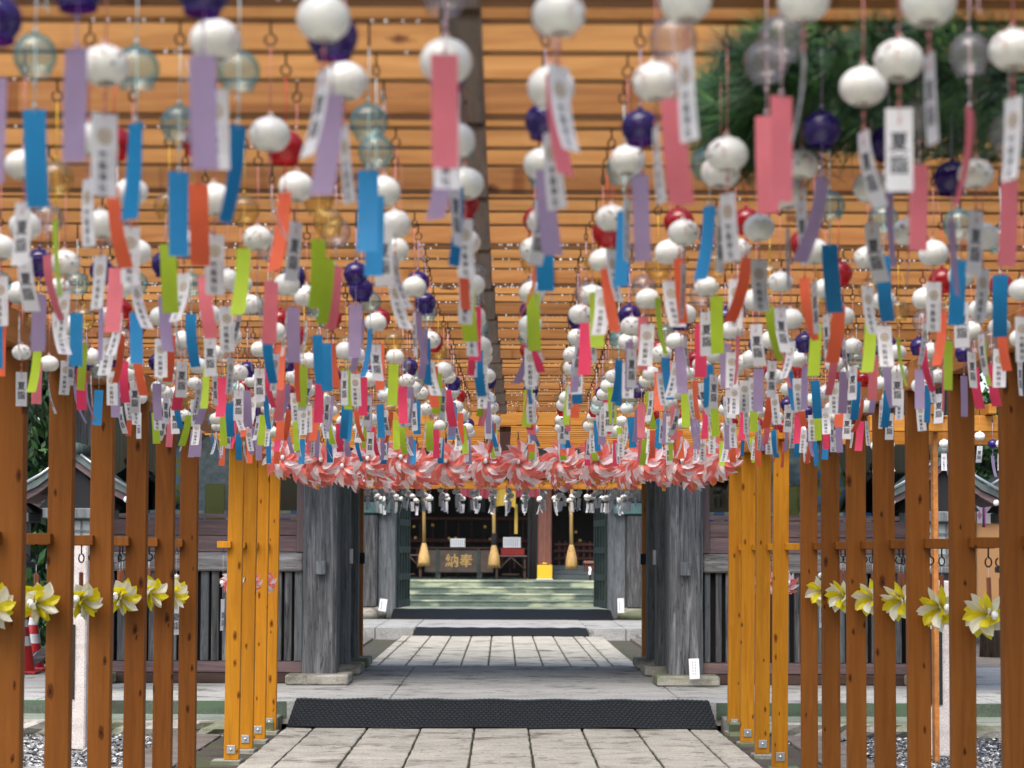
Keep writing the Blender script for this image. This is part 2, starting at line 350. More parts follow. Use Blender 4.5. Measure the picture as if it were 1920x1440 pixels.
def slabs(x_edges, y_edges, z, th, mat, name, gap=.010, seed=1, jit=.010):
    rnd = random.Random(seed); mb = MB()
    for i in range(len(x_edges) - 1):
        for j in range(len(y_edges) - 1):
            x0, x1, y0, y1 = x_edges[i], x_edges[i + 1], y_edges[j], y_edges[j + 1]
            dz = rnd.uniform(-.006, .0)
            n = max(2, int((y1 - y0) / .12))
            L = [(x0 + gap / 2 + rnd.uniform(0, jit), y0 + gap / 2 + (y1 - y0 - gap) * k / n) for k in range(n + 1)]
            Rr = [(x1 - gap / 2 - rnd.uniform(0, jit), y0 + gap / 2 + (y1 - y0 - gap) * k / n) for k in range(n + 1)]
            tilt = rnd.uniform(-.003, .003)
            vs = []
            for (a, b) in zip(L, Rr):
                vs += [(a[0], a[1], z - th), (a[0], a[1], z + dz - .006), (a[0] + .008, a[1], z + dz + tilt), (b[0] - .008, b[1], z + dz - tilt), (b[0], b[1], z + dz - .006), (b[0], b[1], z - th)]
            fs = []
            for k in range(n):
                for q in range(5): fs.append((k * 6 + q, k * 6 + q + 1, (k + 1) * 6 + q + 1, (k + 1) * 6 + q)[::-1])
            fs += [tuple(range(6)), tuple(reversed(range(n * 6, n * 6 + 6)))]
            mb.add(vs, fs)
    return struct(name, mb, mat)
xe = [-1.84 + .46 * i for i in range(9)]; xe = [-1.86] + [-.23 - .46 * k for k in range(3, -1, -1)] + [.23 + .46 * k for k in range(4)] + [1.86]
ye = [-2, 1.2, 4.6, 7.9, 11.0, 13.75, 17.42]
slabs(xe, ye, 0, .05, M_STONE, 'path')
struct('path_bed', MB().box(-1.87, 1.87, -2, 17.45, -.05, -.022), M_EARTH)
# earth strips and side slabs beside the path
struct('side_strip', MB().box(-2.32, -1.872, -2, 16.9, -.06, -.03), M_EARTH)
struct('side_strip', MB().box(1.872, 2.32, -2, 16.9, -.06, -.03), M_EARTH)
slabs([-2.75, -2.33], [13.95, 15.2, 16.75], -.015, .06, M_SLABD, 'side_slab', seed=3)
slabs([2.33, 2.75], [13.95, 15.2, 16.75], -.015, .06, M_SLABD, 'side_slab', seed=4)
slabs([-12, -9.6, -7.5, -5.6, -4.1, -2.36], [13.72, 13.93], .01, .09, M_STONE2, 'edge_stone', seed=5)
slabs([2.36, 4.1, 5.6, 7.5, 9.6, 12], [13.72, 13.93], .01, .09, M_STONE2, 'edge_stone', seed=6)
# pebbles: thousands of small stones in the beds
def pebbles(name, x0, x1, y0, y1, n, mats, weights, seed):
    rnd = random.Random(seed); mb = MB(); mi = []
    base = [(0, 0, 1)] + [(math.cos(a) * .9, math.sin(a) * .9, .25) for a in [k * 2 * PI / 6 for k in range(6)]]
    fs = [(0, k + 1, (k + 1) % 6 + 1) for k in range(6)]
    for _ in range(n):
        s_ = rnd.uniform(.009, .024); a = rnd.uniform(0, PI); M = Matrix.Translation((rnd.uniform(x0, x1), rnd.uniform(y0, y1), -.052 + rnd.uniform(0, .012))) @ Euler((rnd.uniform(-.5, .5), rnd.uniform(-.5, .5), a)).to_matrix().to_4x4() @ Matrix.Diagonal((s_ * 1.2, s_, s_ * .8, 1))
        j = [rnd.uniform(.75, 1.2) for _ in base]
        mb.add([M @ (Vector(v) * q) for v, q in zip(base, j)], fs)
        mi += [rnd.choices(range(len(mats)), weights)[0]] * 6
    o = mb.build(name, mats); o.data.polygons.foreach_set('material_index', mi); o['kind'] = 'stuff'; return o
pebbles('pale_gravel', -5.2, -2.34, 13.94, 16.8, 9000, M_PEB, (6, 2, 4), 11)
pebbles('dark_gravel', 2.34, 5.4, 13.94, 16.8, 9000, M_PEB, (3, 1, 6), 12)

# platform with its mossy riser and the rough lower step
def riser(name, x0, x1, y0, y1, z0, z1, mat, seed, rough=.0, n=None):
    rnd = random.Random(seed); n = n or int((x1 - x0) / .12)
    def fn(u, v):
        x = x0 + (x1 - x0) * u
        if v < .34: return Vector((x, y0 - rnd.uniform(0, rough), z0))
        if v < .67: return Vector((x, y0 - rnd.uniform(0, rough * .4), z1 - rnd.uniform(0, rough * .5)))
        return Vector((x, y1, z1))
    mb = MB(); rows = []
    xs = [x0 + (x1 - x0) * k / n for k in range(n + 1)]
    for x in xs:
        a = rnd.uniform(-rough, rough)
        rows.append([(x, y0 + rnd.uniform(0, rough), z0), (x, y0 + a, (z0 + z1) / 2 + rnd.uniform(-.01, .01)), (x, y0 + abs(a) * .5, z1 - .012), (x, y0 + .015 + abs(a) * .5, z1), (x, y1, z1), (x, y1, z0)])
    vs = [p for r in rows for p in r]; fs = []
    for k in range(n):
        for q in range(5): fs.append((k * 6 + q, (k + 1) * 6 + q, (k + 1) * 6 + q + 1, k * 6 + q + 1))
    fs += [tuple(range(6)), tuple(reversed(range(n * 6, n * 6 + 6)))]
    mb.add(vs, fs); return struct(name, mb, mat)
riser('lower_step', -14, -1.92, 16.8, 17.5, -.05, .08, M_STONE3, 21, .05)
riser('lower_step', 1.92, 14, 16.8, 17.5, -.05, .08, M_STONE3, 22, .05)
struct('step_top', MB().box(-14, -1.93, 16.95, 17.5, .07, .0835), M_MOSSTOP)
struct('step_top', MB().box(1.93, 14, 16.95, 17.5, .07, .0835), M_MOSSTOP)
struct('mossy_riser', MB().box(-14, -1.88, 17.497, 17.56, .05, .197), M_MOSS)
struct('mossy_riser', MB().box(1.88, 14, 17.497, 17.56, .05, .197), M_MOSS)
slabs([-14, -9, -6.2, -4.1, -1.0, 1.6, 4.4, 7.5, 14], [17.5, 18.5, 20.6, 23.15], .2, .2, M_STONE2, 'gate_platform', gap=.004, seed=8, jit=.002)
# second path, second platform
xe2 = [-1.72] + [-.17 - .35 * k for k in range(4, -1, -1)] + [.18 + .35 * k for k in range(4)] + [1.42, 1.74]
slabs(xe2, [23.2, 24.6, 26.2, 27.4, 29.2, 31.4, 34.3], .077, .12, M_STONE, 'inner_path', seed=9, gap=.014)
struct('inner_path_bed', MB().box(-1.75, 1.75, 23.2, 34.4, -.04, .05), M_EARTH)
slabs([-8, -5, -2.6, -2.2], [23.3, 27, 31, 34.4], .05, .1, M_SLABD, 'side_slab', seed=14)
slabs([2.2, 2.6, 5, 8], [23.3, 27, 31, 34.4], .05, .1, M_SLABD, 'side_slab', seed=15)
struct('inner_ground', MB().box(-30, 30, 23.16, 34.5, -.045, -.0), M_EARTH)
slabs([-9, -4.5, -2.2, -1.52, 1.5, 2.15, 4.5, 9], [34.6, 39.2], .2, .25, M_STONE2, 'inner_platform', seed=16, gap=.006)
struct('courtyard', MB().box(-30, 30, 39.2, 60, -.04, .19), M_MOSSTOP)

def rubber_mat(name, x0, x1, y0, y1, z0, z1, sag, label, nubs=True, cell=.042):
    t = thing(name, label, 'mat', ((x0 + x1) / 2, (y0 + y1) / 2, z0))
    rnd = random.Random(5)
    zf = lambda u, v: z0 + .008 + (z1 - z0 + .004) * min(1, v / .84) + .006 * math.sin(u * 19) * (1 - v) + .004 * math.sin(u * 41 + 1)
    xf = lambda u, v: x0 + (x1 - x0) * u + (.05 * v if u < .5 else -.04 * v) * abs(u - .5) * 2
    yf = lambda u, v: y0 + (y1 - y0) * v + .015 * math.sin(u * 9 + 2) * (1 - v)
    MB().grid(lambda u, v: Vector((xf(u, v), yf(u, v), zf(u, v))), 90, 14).build('rubber_sheet', M_MATRUB, t)
    MB().tube([(xf(k / 60, 0), yf(k / 60, 0) - .002, zf(k / 60, 0)) for k in range(61)], .009, 6).build('rolled_edge', M_MATRUB, t)
    if nubs:
        mb = MB(); nu = int((x1 - x0) / cell); nv = int(math.hypot(y1 - y0, z1 - z0) / (cell * .8))
        for i in range(nu):
            for j in range(nv):
                u = (i + .5 + (.25 if j % 2 else -.25)) / nu; v = (j + .5) / nv
                if u < 0 or u > 1: continue
                x, y, z = xf(u, v), yf(u, v), zf(u, v); z2 = zf(u, min(1, v + .03)); sl = math.atan2(z2 - z, (y1 - y0) * .03)
                M = Matrix.Translation((x, y, z + .002)) @ Matrix.Rotation(sl, 4, 'X')
                a, b = cell * .33, cell * .22
                mb.add([M @ Vector(p) for p in [(-a, -b, 0), (a, -b, 0), (a, b, 0), (-a, b, 0), (-a * .6, -b * .5, .008), (a * .6, -b * .5, .008), (a * .6, b * .5, .008), (-a * .6, b * .5, .008)]],
                       [(4, 5, 6, 7), (0, 1, 5, 4), (1, 2, 6, 5), (2, 3, 7, 6), (3, 0, 4, 7)])
        o_ = mb.build('tread_blocks', M_NUB, t)
    return t
rubber_mat('rubber_mat', -1.84, 1.85, 17.14, 17.57, 0, .2, .01, 'wide black rubber mat ramping from the path onto the gate platform')
rubber_mat('rubber_mat', -1.53, 1.5, 34.25, 34.66, .08, .2, .01, 'smaller black rubber mat at the far end of the inner path', nubs=False)
rubber_mat('rubber_mat', -2.18, 2.18, 39.0, 39.53, .2, .385, .01, 'long black rubber ramp over the sill of the inner gate', nubs=False)
struct('gate_sill', MB().box(-2.2, 2.2, 39.45, 39.75, .19, .385, .01), W_DARK)

# ---------------------------------------------------------------- the pergola tunnel
LP = [(7.9, 0), (8.79, 0), (9.70, 0), (10.62, 0), (11.51, 0), (12.42, 0)]
XL = -1.9
RP = [(7.95, 941), (8.90, 842), (9.82, 762), (10.70, 700), (11.6, 647), (12.47, 601), (13.4, 561)]
BK = [7.9 + .905 * k for k in range(-7, 7)]
HB = 2.45
def xc(Y): return -.04 if Y < 6.4 else (-.04 + .077 * min(1, (Y - 6.4) / 7.4))
def post(mb, x0, x1, y0, y1, z0, z1, lean=0):
    M = Matrix.Translation((x0, 0, z0)) @ Matrix.Rotation(lean, 4, 'Y') @ Matrix.Translation((-x0, 0, -z0))
    return mb.box(x0, x1, y0, y1, z0, z1, .003, M)
per = thing('timber_pergola', 'long orange stained timber pergola over the stone path hung with wind chimes', 'pergola', (0, 8, 0))
rnd = random.Random(3)
def pergola_post(par, side, xin, Y, mat, lean=0, pad=False, arm=.34, z1=2.31):
    wd, dp = .107, .068
    x0, x1 = (xin - wd, xin) if side < 0 else (xin, xin + wd)
    p = post(MB(), x0, x1, Y, Y + dp, 0.0, z1, lean).build('post', mat, par)
    M = Matrix.Translation((x0, 0, 0)) @ Matrix.Rotation(lean, 4, 'Y') @ Matrix.Translation((-x0, 0, 0))
    # short arm nailed across the front, pointing outward
    zc = 1.555
    if side < 0: a0, a1 = x1 - .083 - arm, x1 - .083
    else: a0, a1 = x0 + .075, x0 + .075 + arm
    if pad: a0, a1 = ((x0 - .07, x0 + .028) if side < 0 else (x1 - .028, x1 + .07))
    MB().box(a0, a1, Y - .047, Y - .001, zc - .024, zc + .024, .002, M).build('arm', mat, p)
    return p
hooks_side = []
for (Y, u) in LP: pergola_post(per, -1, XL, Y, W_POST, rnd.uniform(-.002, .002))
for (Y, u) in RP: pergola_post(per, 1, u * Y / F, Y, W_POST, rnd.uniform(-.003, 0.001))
MB().box(-2.01, -1.90, 2.0, 13.55, 2.31, 2.447, .004).build('wall_plate', W_PLATE, per)
MB().box(1.99, 2.12, 2.0, 13.62, 2.31, 2.447, .004).build('wall_plate', W_PLATE, per)
for Y in BK: MB().box(-2.35, 2.42, Y, Y + .06, HB, HB + .11, .003).build('cross_beam', W_BEAM, per)
SLOTS = []
for Y in BK[:-1]:
    for q in (1, 2, 3):
        y = Y + .226 * q + rnd.uniform(-.004, .004)
        MB().box(-2.3, 2.35, y, y + .036, HB + .022, HB + .022 + .058, .003, Matrix.Translation((0, 0, rnd.uniform(-.002, .002)))).build('roof_slat', W_SLAT, per)
        SLOTS.append(y + .018)
    x1 = xc(Y + .4)
    MB().box(x1 - .075, x1, Y + .0625, Y + .898, HB - .02, HB + .0195, .006).build('ridge_board', W_RIDGE, per)

per2 = thing('timber_pergola', 'short bright yellow-orange timber pergola bay before the gate', 'pergola', (0, 15.5, 0))
YL = [(14.48, -1.9), (15.29, -1.9), (16.08, -1.9), (16.85, -1.9)]
YR = [(14.1, 1.91), (15.05, 1.91), (15.97, 1.91), (16.95, 1.92)]
for (Y, x) in YL:
    p = pergola_post(per2, -1, x, Y, W_POSTY, R(.45), True)
    MB().box(x - .19, x + .02, Y - .09, Y + .12, -.05, -.001, .004).build('pad_stone', M_STONE3, p)
    MB().box(x - .085, x - .025, Y - .008, Y - .0005, .045, .105, .001).build('bolt_plate', M_STEEL, p)
    MB().tube([(x - .055, Y - .02, .075), (x - .055, Y, .075)], .011, 6).build('bolt', M_STEEL, p)
for (Y, x) in YR:
    p = pergola_post(per2, 1, x, Y, W_POSTY, R(.45), True)
    MB().box(x - .02, x + .19, Y - .09, Y + .12, -.05, -.001, .004).build('pad_stone', M_STONE3, p)
    MB().box(x + .025, x + .085, Y - .008, Y - .0005, .045, .105, .001).build('bolt_plate', M_STEEL, p)
    MB().tube([(x + .055, Y - .02, .075), (x + .055, Y, .075)], .011, 6).build('bolt', M_STEEL, p)
MB().box(-2.0, -1.9, 14.0, 17.2, 2.31, 2.40, .004).build('wall_plate', W_POSTY, per2)
MB().box(1.93, 2.03, 14.0, 17.2, 2.31, 2.40, .004).build('wall_plate', W_POSTY, per2)
MB().box(-2.4, 2.4, 14.05, 14.11, 2.402, 2.52, .004).build('cross_beam', W_BEAMY, per2)
for k in range(1, 13):
    y = 14.1 + .25 * k; MB().box(-2.3, 2.3, y, y + .04, 2.402, 2.402 + .055, .003).build('roof_slat', W_BEAMY, per2)
MB().box(-.02, .06, 14.12, 17.15, 2.36, 2.4, .003).build('ridge_board', W_RED, per2)

per3 = thing('timber_pergola', 'far orange timber pergola over the inner path behind the gate', 'pergola', (0, 26, 0))
for (x, Y) in ((-1.715, 23.55), (1.655, 23.55), (-2.35, 28.4), (2.25, 28.4)):
    MB().box(x, x + .075, Y, Y + .09, .05, 2.36, .003).build('post', wood('post_x', (.3, .1, .015, 1), (.42, .15, .025, 1), (.5, .2, .03, 1), 'Z', knots=.2) if x == -1.715 else bpy.data.materials['post_x'], per3)
    MB().box(x - .02, x + .095, Y - .02, Y - .001, 1.37, 1.5, .003).build('iron_strap', M_IRON, per3)
for k in range(11):
    y = 23.6 + .5 * k; MB().box(-2.4, 2.4, y, y + .045, 2.42, 2.5, .003).build('roof_slat', W_BEAMY, per3)
MB().box(-2.4, -2.3, 23.5, 28.8, 2.36, 2.418, .003).build('wall_plate', W_PLATE, per3)
MB().box(2.25, 2.35, 23.5, 28.8, 2.36, 2.418, .003).build('wall_plate', W_PLATE, per3)

# ---------------------------------------------------------------- lettering
def text_mesh(name, s, size, mat, bold=.0, vertical=False):
    """flat letters lying in the XZ plane facing -Y, centred on the origin; vertical stacks them downwards"""
    vs = []; fs = []
    for i, ch in enumerate(s):
        cu = bpy.data.curves.new('letter', 'FONT'); cu.body = ch; cu.size = size; cu.offset = bold; cu.resolution_u = 2
        o = bpy.data.objects.new('letter', cu); C.objects.link(o); bpy.context.view_layer.update()
        me = bpy.data.meshes.new_from_object(o.evaluated_get(bpy.context.evaluated_depsgraph_get()))
        n = len(vs)
        for v in me.vertices:
            x = v.co.x - size * .5; y = v.co.y - size * .38
            if vertical: y -= i * size * 1.08
            else: x += i * size * 1.05
            vs.append((x, y))
        fs += [tuple(k + n for k in p.vertices) for p in me.polygons]
        bpy.data.objects.remove(o); bpy.data.curves.remove(cu); bpy.data.meshes.remove(me)
    ys = [v[1] for v in vs]; cy = (min(ys) + max(ys)) / 2; xs = [v[0] for v in vs]; cx = (min(xs) + max(xs)) / 2
    return [(x - cx, 0, y - cy) for x, y in vs], fs

# ---------------------------------------------------------------- the gate
def window_mat():
    m, t, out = newmat('window_glass'); tr = nd(t, 'BsdfTransparent'); tr.inputs[0].default_value = (.72, .80, .80, 1)
    gl = nd(t, 'BsdfGlossy'); gl.inputs['Roughness'].default_value = .03; mx = nd(t, 'MixShader'); mx.inputs[0].default_value = .018
    t.links.new(tr.outputs[0], mx.inputs[1]); t.links.new(gl.outputs[0], mx.inputs[2]); t.links.new(mx.outputs[0], out.inputs[0]); return m
gate = thing('shrine_gate', 'weathered grey wooden shrine gate with thick pillars and glazed side bays', 'gate', (0, 20, .2))
ZP = .3
def pillar(x0, x1, y0, y1, z1, mat, par, seed=0):
    """an old hewn pillar: chamfered corners, slightly wavy faces"""
    r = random.Random(seed); mb = MB(); c = .035; n = 14
    loop = [(x0 + c, y0), (x1 - c, y0), (x1, y0 + c), (x1, y1 - c), (x1 - c, y1), (x0 + c, y1), (x0, y1 - c), (x0, y0 + c)]
    cx, cy = (x0 + x1) / 2, (y0 + y1) / 2; vs = []
    for k in range(n + 1):
        z = ZP + (z1 - ZP) * k / n
        for (x, y) in loop:
            s_ = 1 + r.uniform(-.012, .008) + (.03 * (1 - k) if k < 1 else 0)
            vs.append((cx + (x - cx) * s_, cy + (y - cy) * s_, z))
    fs = [(k * 8 + i, k * 8 + (i + 1) % 8, (k + 1) * 8 + (i + 1) % 8, (k + 1) * 8 + i) for k in range(n) for i in range(8)] + [tuple(reversed(range(8))), tuple(range(n * 8, n * 8 + 8))]
    mb.add(vs, fs); p = mb.build('pillar', mat, par)
    MB().box(x0 - .14, x1 + .14, y0 - .22, y1 + .16, .201, ZP + .002, .015).build('plinth_stone', M_STONE3, p)
    return p
for s in (-1, 1):
    a = 1.645 if s < 0 else 1.665; b = a + .335
    f = (lambda u, v: (min(s * u, s * v), max(s * u, s * v)))
    for i, Y in enumerate((19.8, 21.45, 22.75)):
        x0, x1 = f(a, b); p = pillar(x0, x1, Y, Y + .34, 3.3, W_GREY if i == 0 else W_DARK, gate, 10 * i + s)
        if i == 0:
            xm = s * (a + .15); MB().box(xm - .05, xm + .05, Y - .09, Y - .001, 1.28, 1.42, .008).build('tenon', W_DARK, p)
        if i == 1:
            xi = s * a; MB().box(min(xi, xi - s * .03), max(xi, xi - s * .03), Y + .05, Y + .16, 1.38, 1.54, .004).build('iron_clasp', M_STEEL, p)
    cp = 3.97 if s < 0 else 4.14; x0, x1 = f(cp, cp + .33); pillar(x0, x1, 19.85, 20.18, 3.3, W_GREY, gate, 40 + s)
    x0, x1 = f(cp, cp + .33); pillar(x0, x1, 22.75, 23.08, 3.3, W_GREY, gate, 44 + s)
    # side bay
    xa, xb = f(b + .003, cp - .003)
    bay = MB().box(xa, xb, 19.92, 20.06, 1.31, 1.50, .02).build('tie_beam', W_GREYX, gate)
    MB().box(xa, xb, 19.9, 20.06, .3, .41, .01).build('sill_beam', W_PURP, gate)
    MB().box(xa, xb, 19.86, 20.1, .2, .298, .01).build('foundation_beam', W_BROWN, gate)
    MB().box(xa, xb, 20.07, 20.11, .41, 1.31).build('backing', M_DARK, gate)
    n = 19
    for k in range(n):
        xk = xa + (xb - xa) * (k + .5) / n; wk = .026 + .016 * random.Random(k * 7 + s).random()
        MB().box(xk - wk, xk + wk, 19.98, 20.05, .411, 1.309, .006).build('vertical_slat', W_GREY if k % 3 else W_DARK, gate)
    for k in range(2):
        z0 = 1.504 + .165 * k; MB().box(xa + .0, xb, 19.95, 20.0, z0, z0 + .16, .004).build('panel_board', W_PURP, gate)
    MB().box(xa, xb, 19.93, 20.01, 1.838, 1.885, .004).build('window_rail', W_PURP, gate)
    xf0, xf1 = f(b + .003, b + .075); MB().box(xf0, xf1, 19.915, 20.0, 1.503, 2.9, .004).build('window_post', W_PURPZ, gate)
    win = MB().box(xf0 if s > 0 else xa, xb if s > 0 else xf1, 19.975, 19.985, 1.886, 2.9).build('window', window_mat() if s < 0 else bpy.data.materials['window_glass'], gate)
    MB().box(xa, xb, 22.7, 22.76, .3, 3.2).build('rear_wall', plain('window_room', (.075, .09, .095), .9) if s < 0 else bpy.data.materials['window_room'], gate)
    xs0, xs1 = f(cp + .01, cp + .05); MB().box(xs0, xs1, 20.1, 22.7, .3, 3.2).build('side_wall', W_GREY, gate)
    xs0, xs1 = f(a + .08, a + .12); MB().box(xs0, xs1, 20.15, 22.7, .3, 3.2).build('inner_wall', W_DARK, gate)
    MB().box(xa, xb, 20.02, 22.69, 1.70, 1.74).build('room_floor', W_BROWN, gate)
MB().box(-4.5, 4.5, 19.9, 20.14, 2.9, 3.3, .02).build('lintel', W_GREYX, gate)
MB().box(-4.5, 4.5, 22.8, 23.02, 2.9, 3.3, .02).build('lintel', W_GREYX, gate)
for k in range(9):
    x = -4 + k; MB().box(x - .08, x + .08, 19.6, 23.3, 3.301, 3.46, .01).build('ceiling_joist', W_DARK, gate)
MB().box(-4.6, 4.6, 19.3, 23.6, 3.461, 3.5).build('ceiling', W_DARK, gate)
def tiled_roof(name, x0, x1, ymid, dy, zr, ze, par, pitch=.27):
    """two slopes with rows of round tiles running down them and a ridge"""
    t = MB().prism([(-dy, ze), (0, zr), (dy, ze), (dy, ze - .12), (0, zr - .16), (-dy, ze - .12)], x0, x1, Matrix.Translation((0, ymid, 0)) @ Matrix(((0, 1, 0, 0), (1, 0, 0, 0), (0, 0, 1, 0), (0, 0, 0, 1)))).build(name, M_TILE, par)
    for s in (-1, 1):
        mb = MB(); n = int((x1 - x0) / pitch)
        for k in range(n + 1):
            x = x0 + (x1 - x0) * k / n
            mb.tube([(x, ymid + s * dy * q / 3, zr + (ze - zr) * (q / 3) + .03) for q in range(4)], .055, 6)
        mb.build('tile_rows', M_TILE, t)
    MB().box(x0, x1, ymid - .12, ymid + .12, zr - .04, zr + .32, .03).build('ridge', M_TILE, t)
    return t
tiled_roof('roof', -5.6, 5.6, 21.45, 3.3, 5.7, 3.62, gate)

# seated guardian figures behind the glass (clothed, in checked robes)
M_CHK = []
def checker(name, a, b, sc):
    m, t, out = newmat(name); p = nd(t, 'BsdfPrincipled'); p.inputs['Roughness'].default_value = .8
    ck = nd(t, 'TexChecker'); ck.inputs['Scale'].default_value = sc; ck.inputs[1].default_value = a; ck.inputs[2].default_value = b
    t.links.new(coords(t, (1, 1, 1), False), ck.inputs[0]); t.links.new(ck.outputs[0], p.inputs['Base Color']); t.links.new(p.outputs[0], out.inputs[0]); return m
M_ROBE = checker('blue_and_ochre_check', (.22, .38, .70, 1), (.55, .42, .05, 1), 11)
M_ROBE2 = plain('grey_lilac_brocade', (.42, .40, .46), .8, var=.35, vscale=14)
M_DAIS = checker('bright_dais_check', (.12, .28, .7, 1), (.8, .78, .55, 1), 9)
M_SKIN = plain('painted_face', (.45, .22, .17), .5)
def guardian(x, label):
    t = thing('guardian_statue', label, 'statue', (x, 20.7, 1.74))
    MB().box(x - .85, x + .85, 20.45, 21.2, 1.741, 1.93, .01).build('dais', M_DAIS, t)
    body = MB()
    body.lathe([(.0, 0), (.52, 0), (.50, .08), (.40, .28), (.30, .5), (.26, .66), (.17, .76), (.07, .8), (0, .8)], 20, (x, 20.8, 1.93), .6)
    body.build('robe', M_ROBE2, t)
    for s in (-1, 1):
        MB().tube([(x + s * .22, 20.75, 2.62), (x + s * .40, 20.70, 2.45), (x + s * .46, 20.6, 2.2), (x + s * .40, 20.55, 1.98)], [.10, .15, .17, .15], 12).build('sleeve', M_ROBE, t)
    MB().box(x - .1, x + .1, 20.44, 20.47, 1.80, 2.2, .01).build('sash', plain('ochre_sash', (.34, .27, .03), .8) if x < 0 else bpy.data.materials['ochre_sash'], t)
    hd = MB().lathe([(0, -.12), (.06, -.1), (.095, -.02), (.1, .04), (.08, .1), (.04, .13), (0, .135)], 16, (x, 20.74, 2.86)).build('head', M_SKIN, t)
    MB().lathe([(.0, .0), (.10, .0), (.105, .03), (.06, .07), (.05, .2), (0, .21)], 14, (x, 20.76, 2.94)).build('court_hat', M_DARK, t)
guardian(-2.95, 'seated guardian figure in lilac and checked robes behind the left gate window')
guardian(2.95, 'seated guardian figure in checked robes behind the right gate window')

# ---------------------------------------------------------------- inner gate
ig = thing('inner_gate', 'dark wooden inner gate with green metal lattice doors standing open', 'gate', (0, 39.5, .2))
for s in (-1, 1):
    f = (lambda u, v: (min(s * u, s * v), max(s * u, s * v)))
    x0, x1 = f(2.46, 2.80); MB().box(x0, x1, 39.3, 39.64, .42, 2.27, .03).build('side_pillar', W_GREY, ig)
    MB().lathe([(0, 0), (.30, 0), (.36, .06), (.36, .12), (.26, .2), (.22, .22), (0, .22)], 20, ((x0 + x1) / 2, 39.47, .2)).build('round_base', M_STONE3, ig)
    x0, x1 = f(2.10, 2.455); MB().box(x0, x1, 39.42, 39.8, .2, 3.6, .02).build('door_pillar', W_DARK, ig)
    x0, x1 = f(2.2, 3.0); MB().box(x0, x1, 39.24, 39.7, 2.28, 2.50, .01).build('copper_cap_beam', M_COPPER, ig)
    x0, x1 = f(2.46, 2.80); MB().box(x0, x1, 39.34, 39.6, 2.51, 3.6, .02).build('side_pillar', W_GREY, ig)
    x0, x1 = f(2.83, 3.6); MB().box(x0, x1, 39.5, 39.56, .3, 3.4).build('side_wall', W_BROWN, ig)
    x0, x1 = f(2.83, 3.6); MB().box(x0, x1, 39.4, 39.49, .55, .95, .01).build('carved_panel', M_DKGREEN, ig)
    # open lattice door seen nearly edge on
    A = Vector((s * 2.09, 39.82, 0)); B = Vector((s * 1.93, 41.3, 0)); dr = (B - A)
    M = Matrix.Translation(A) @ Matrix.Rotation(math.atan2(dr.y, dr.x), 4, 'Z'); L = dr.length
    d = MB()
    for q in (0, .25, .5, .75, 1): d.box(q * (L - .09), q * (L - .09) + .09, -.03, .03, .4, 3.0, .004, M)
    d.build('door_stiles', M_DKGREEN, ig)
    d = MB()
    for z in (.42, .95, 1.5, 2.05, 2.6): d.box(-.001, L + .001, -.036, .036, z, z + .13, .004, M)
    d.build('door_rails', M_COPPER if False else M_DKGREEN, ig)
MB().box(-3.7, 3.7, 39.35, 39.75, 3.4, 3.8, .02).build('lintel', W_DARK, ig)
tiled_roof('roof', -4.6, 4.6, 39.6, 1.8, 5.2, 4.1, ig)
for (x0, y0, x1, y1, tl) in ((711, 1123, 725, 1146, -8), (1158, 1122, 1170, 1149, 2)):
    p = at((x0 + x1) / 2, (y0 + y1) / 2, 38.9); h = (y1 - y0) / F * 38.9; ww = (x1 - x0) / F * 38.9
    M = Matrix.Translation((p.x, 38.9, p.z)) @ Matrix.Rotation(R(-tl), 4, 'Y')
    t = thing('paper_notice', 'small white notice leaning %s base of the inner gate' % ('tilted at the left' if tl < 0 else 'upright at the right'), 'notice', (p.x, 38.9, p.z - h / 2))
    MB().box(-ww / 2, ww / 2, 0, .02, -h / 2, h / 2, .002, M).build('board', M_WHITE, t)
    MB().box(-ww / 4, -ww / 8, -.003, -.001, -h * .38, h * .3, 0, M).build('lettering', plain('grey_print', (.35, .35, .36), .6) if tl < 0 else bpy.data.materials['grey_print'], t)
M_PRINT = bpy.data.materials['grey_print']
p = at(1300, 1253, 19.6); t = thing('paper_notice', 'white notice card leaning on the foot of the front gate pillar', 'notice', (p.x, 19.5, .3))
M = Matrix.Translation((p.x, 19.5, p.z)) @ Matrix.Rotation(R(-2), 4, 'Y') @ Matrix.Rotation(R(-8), 4, 'X')
MB().box(-.05, .05, 0, .012, -.10, .10, .003, M).build('card', M_WHITE, t)
mb = MB()
for k in range(2):
    for q in range(5): mb.box(-.018 + .026 * k, -.010 + .026 * k, -.003, -.001, .055 - .028 * q, .072 - .028 * q, 0, M)
mb.build('lettering', M_PRINT, t)

# ---------------------------------------------------------------- the shrine hall far behind
hall = thing('shrine_hall', 'dark red-brown shrine hall above mossy green stone steps', 'shrine', (0, 52, .19))
for k in range(4):
    y = 48.8 + .32 * k; z = .19 + .1575 * (k + 1)
    MB().box(-9 + .0 * k, 9, y, y + .34 if k < 3 else 62, z - .1575 - .001, z - .05, .004).build('riser', M_HALLSTEP2, hall)
    MB().box(-9, 9, y - .018, y + .34 if k < 3 else 62, z - .0495, z, .012).build('step', M_HALLSTEP, hall)
ZH = .82
def hx(px, Y): return (px - 942) * Y / F
def hz(py, Y): return 1.5 + (1037 - py) * Y / F
Y0 = 51.5
MB().box(hx(1009, Y0), hx(1035, Y0), Y0, Y0 + .38, ZH, 4.6, .03).build('porch_pillar', wood('pinkish_pillar', (.12, .045, .032, 1), (.21, .085, .062, 1), (.27, .12, .09, 1), 'Z'), hall)
MB().box(-4.0, -3.6, Y0, Y0 + .38, ZH, 4.6, .03).build('porch_pillar', W_RED, hall)
MB().box(-9, 9, 57.5, 57.7, ZH, 5, .0).build('back_wall', plain('dim_brown_wall', (.035, .028, .025), .9), hall)
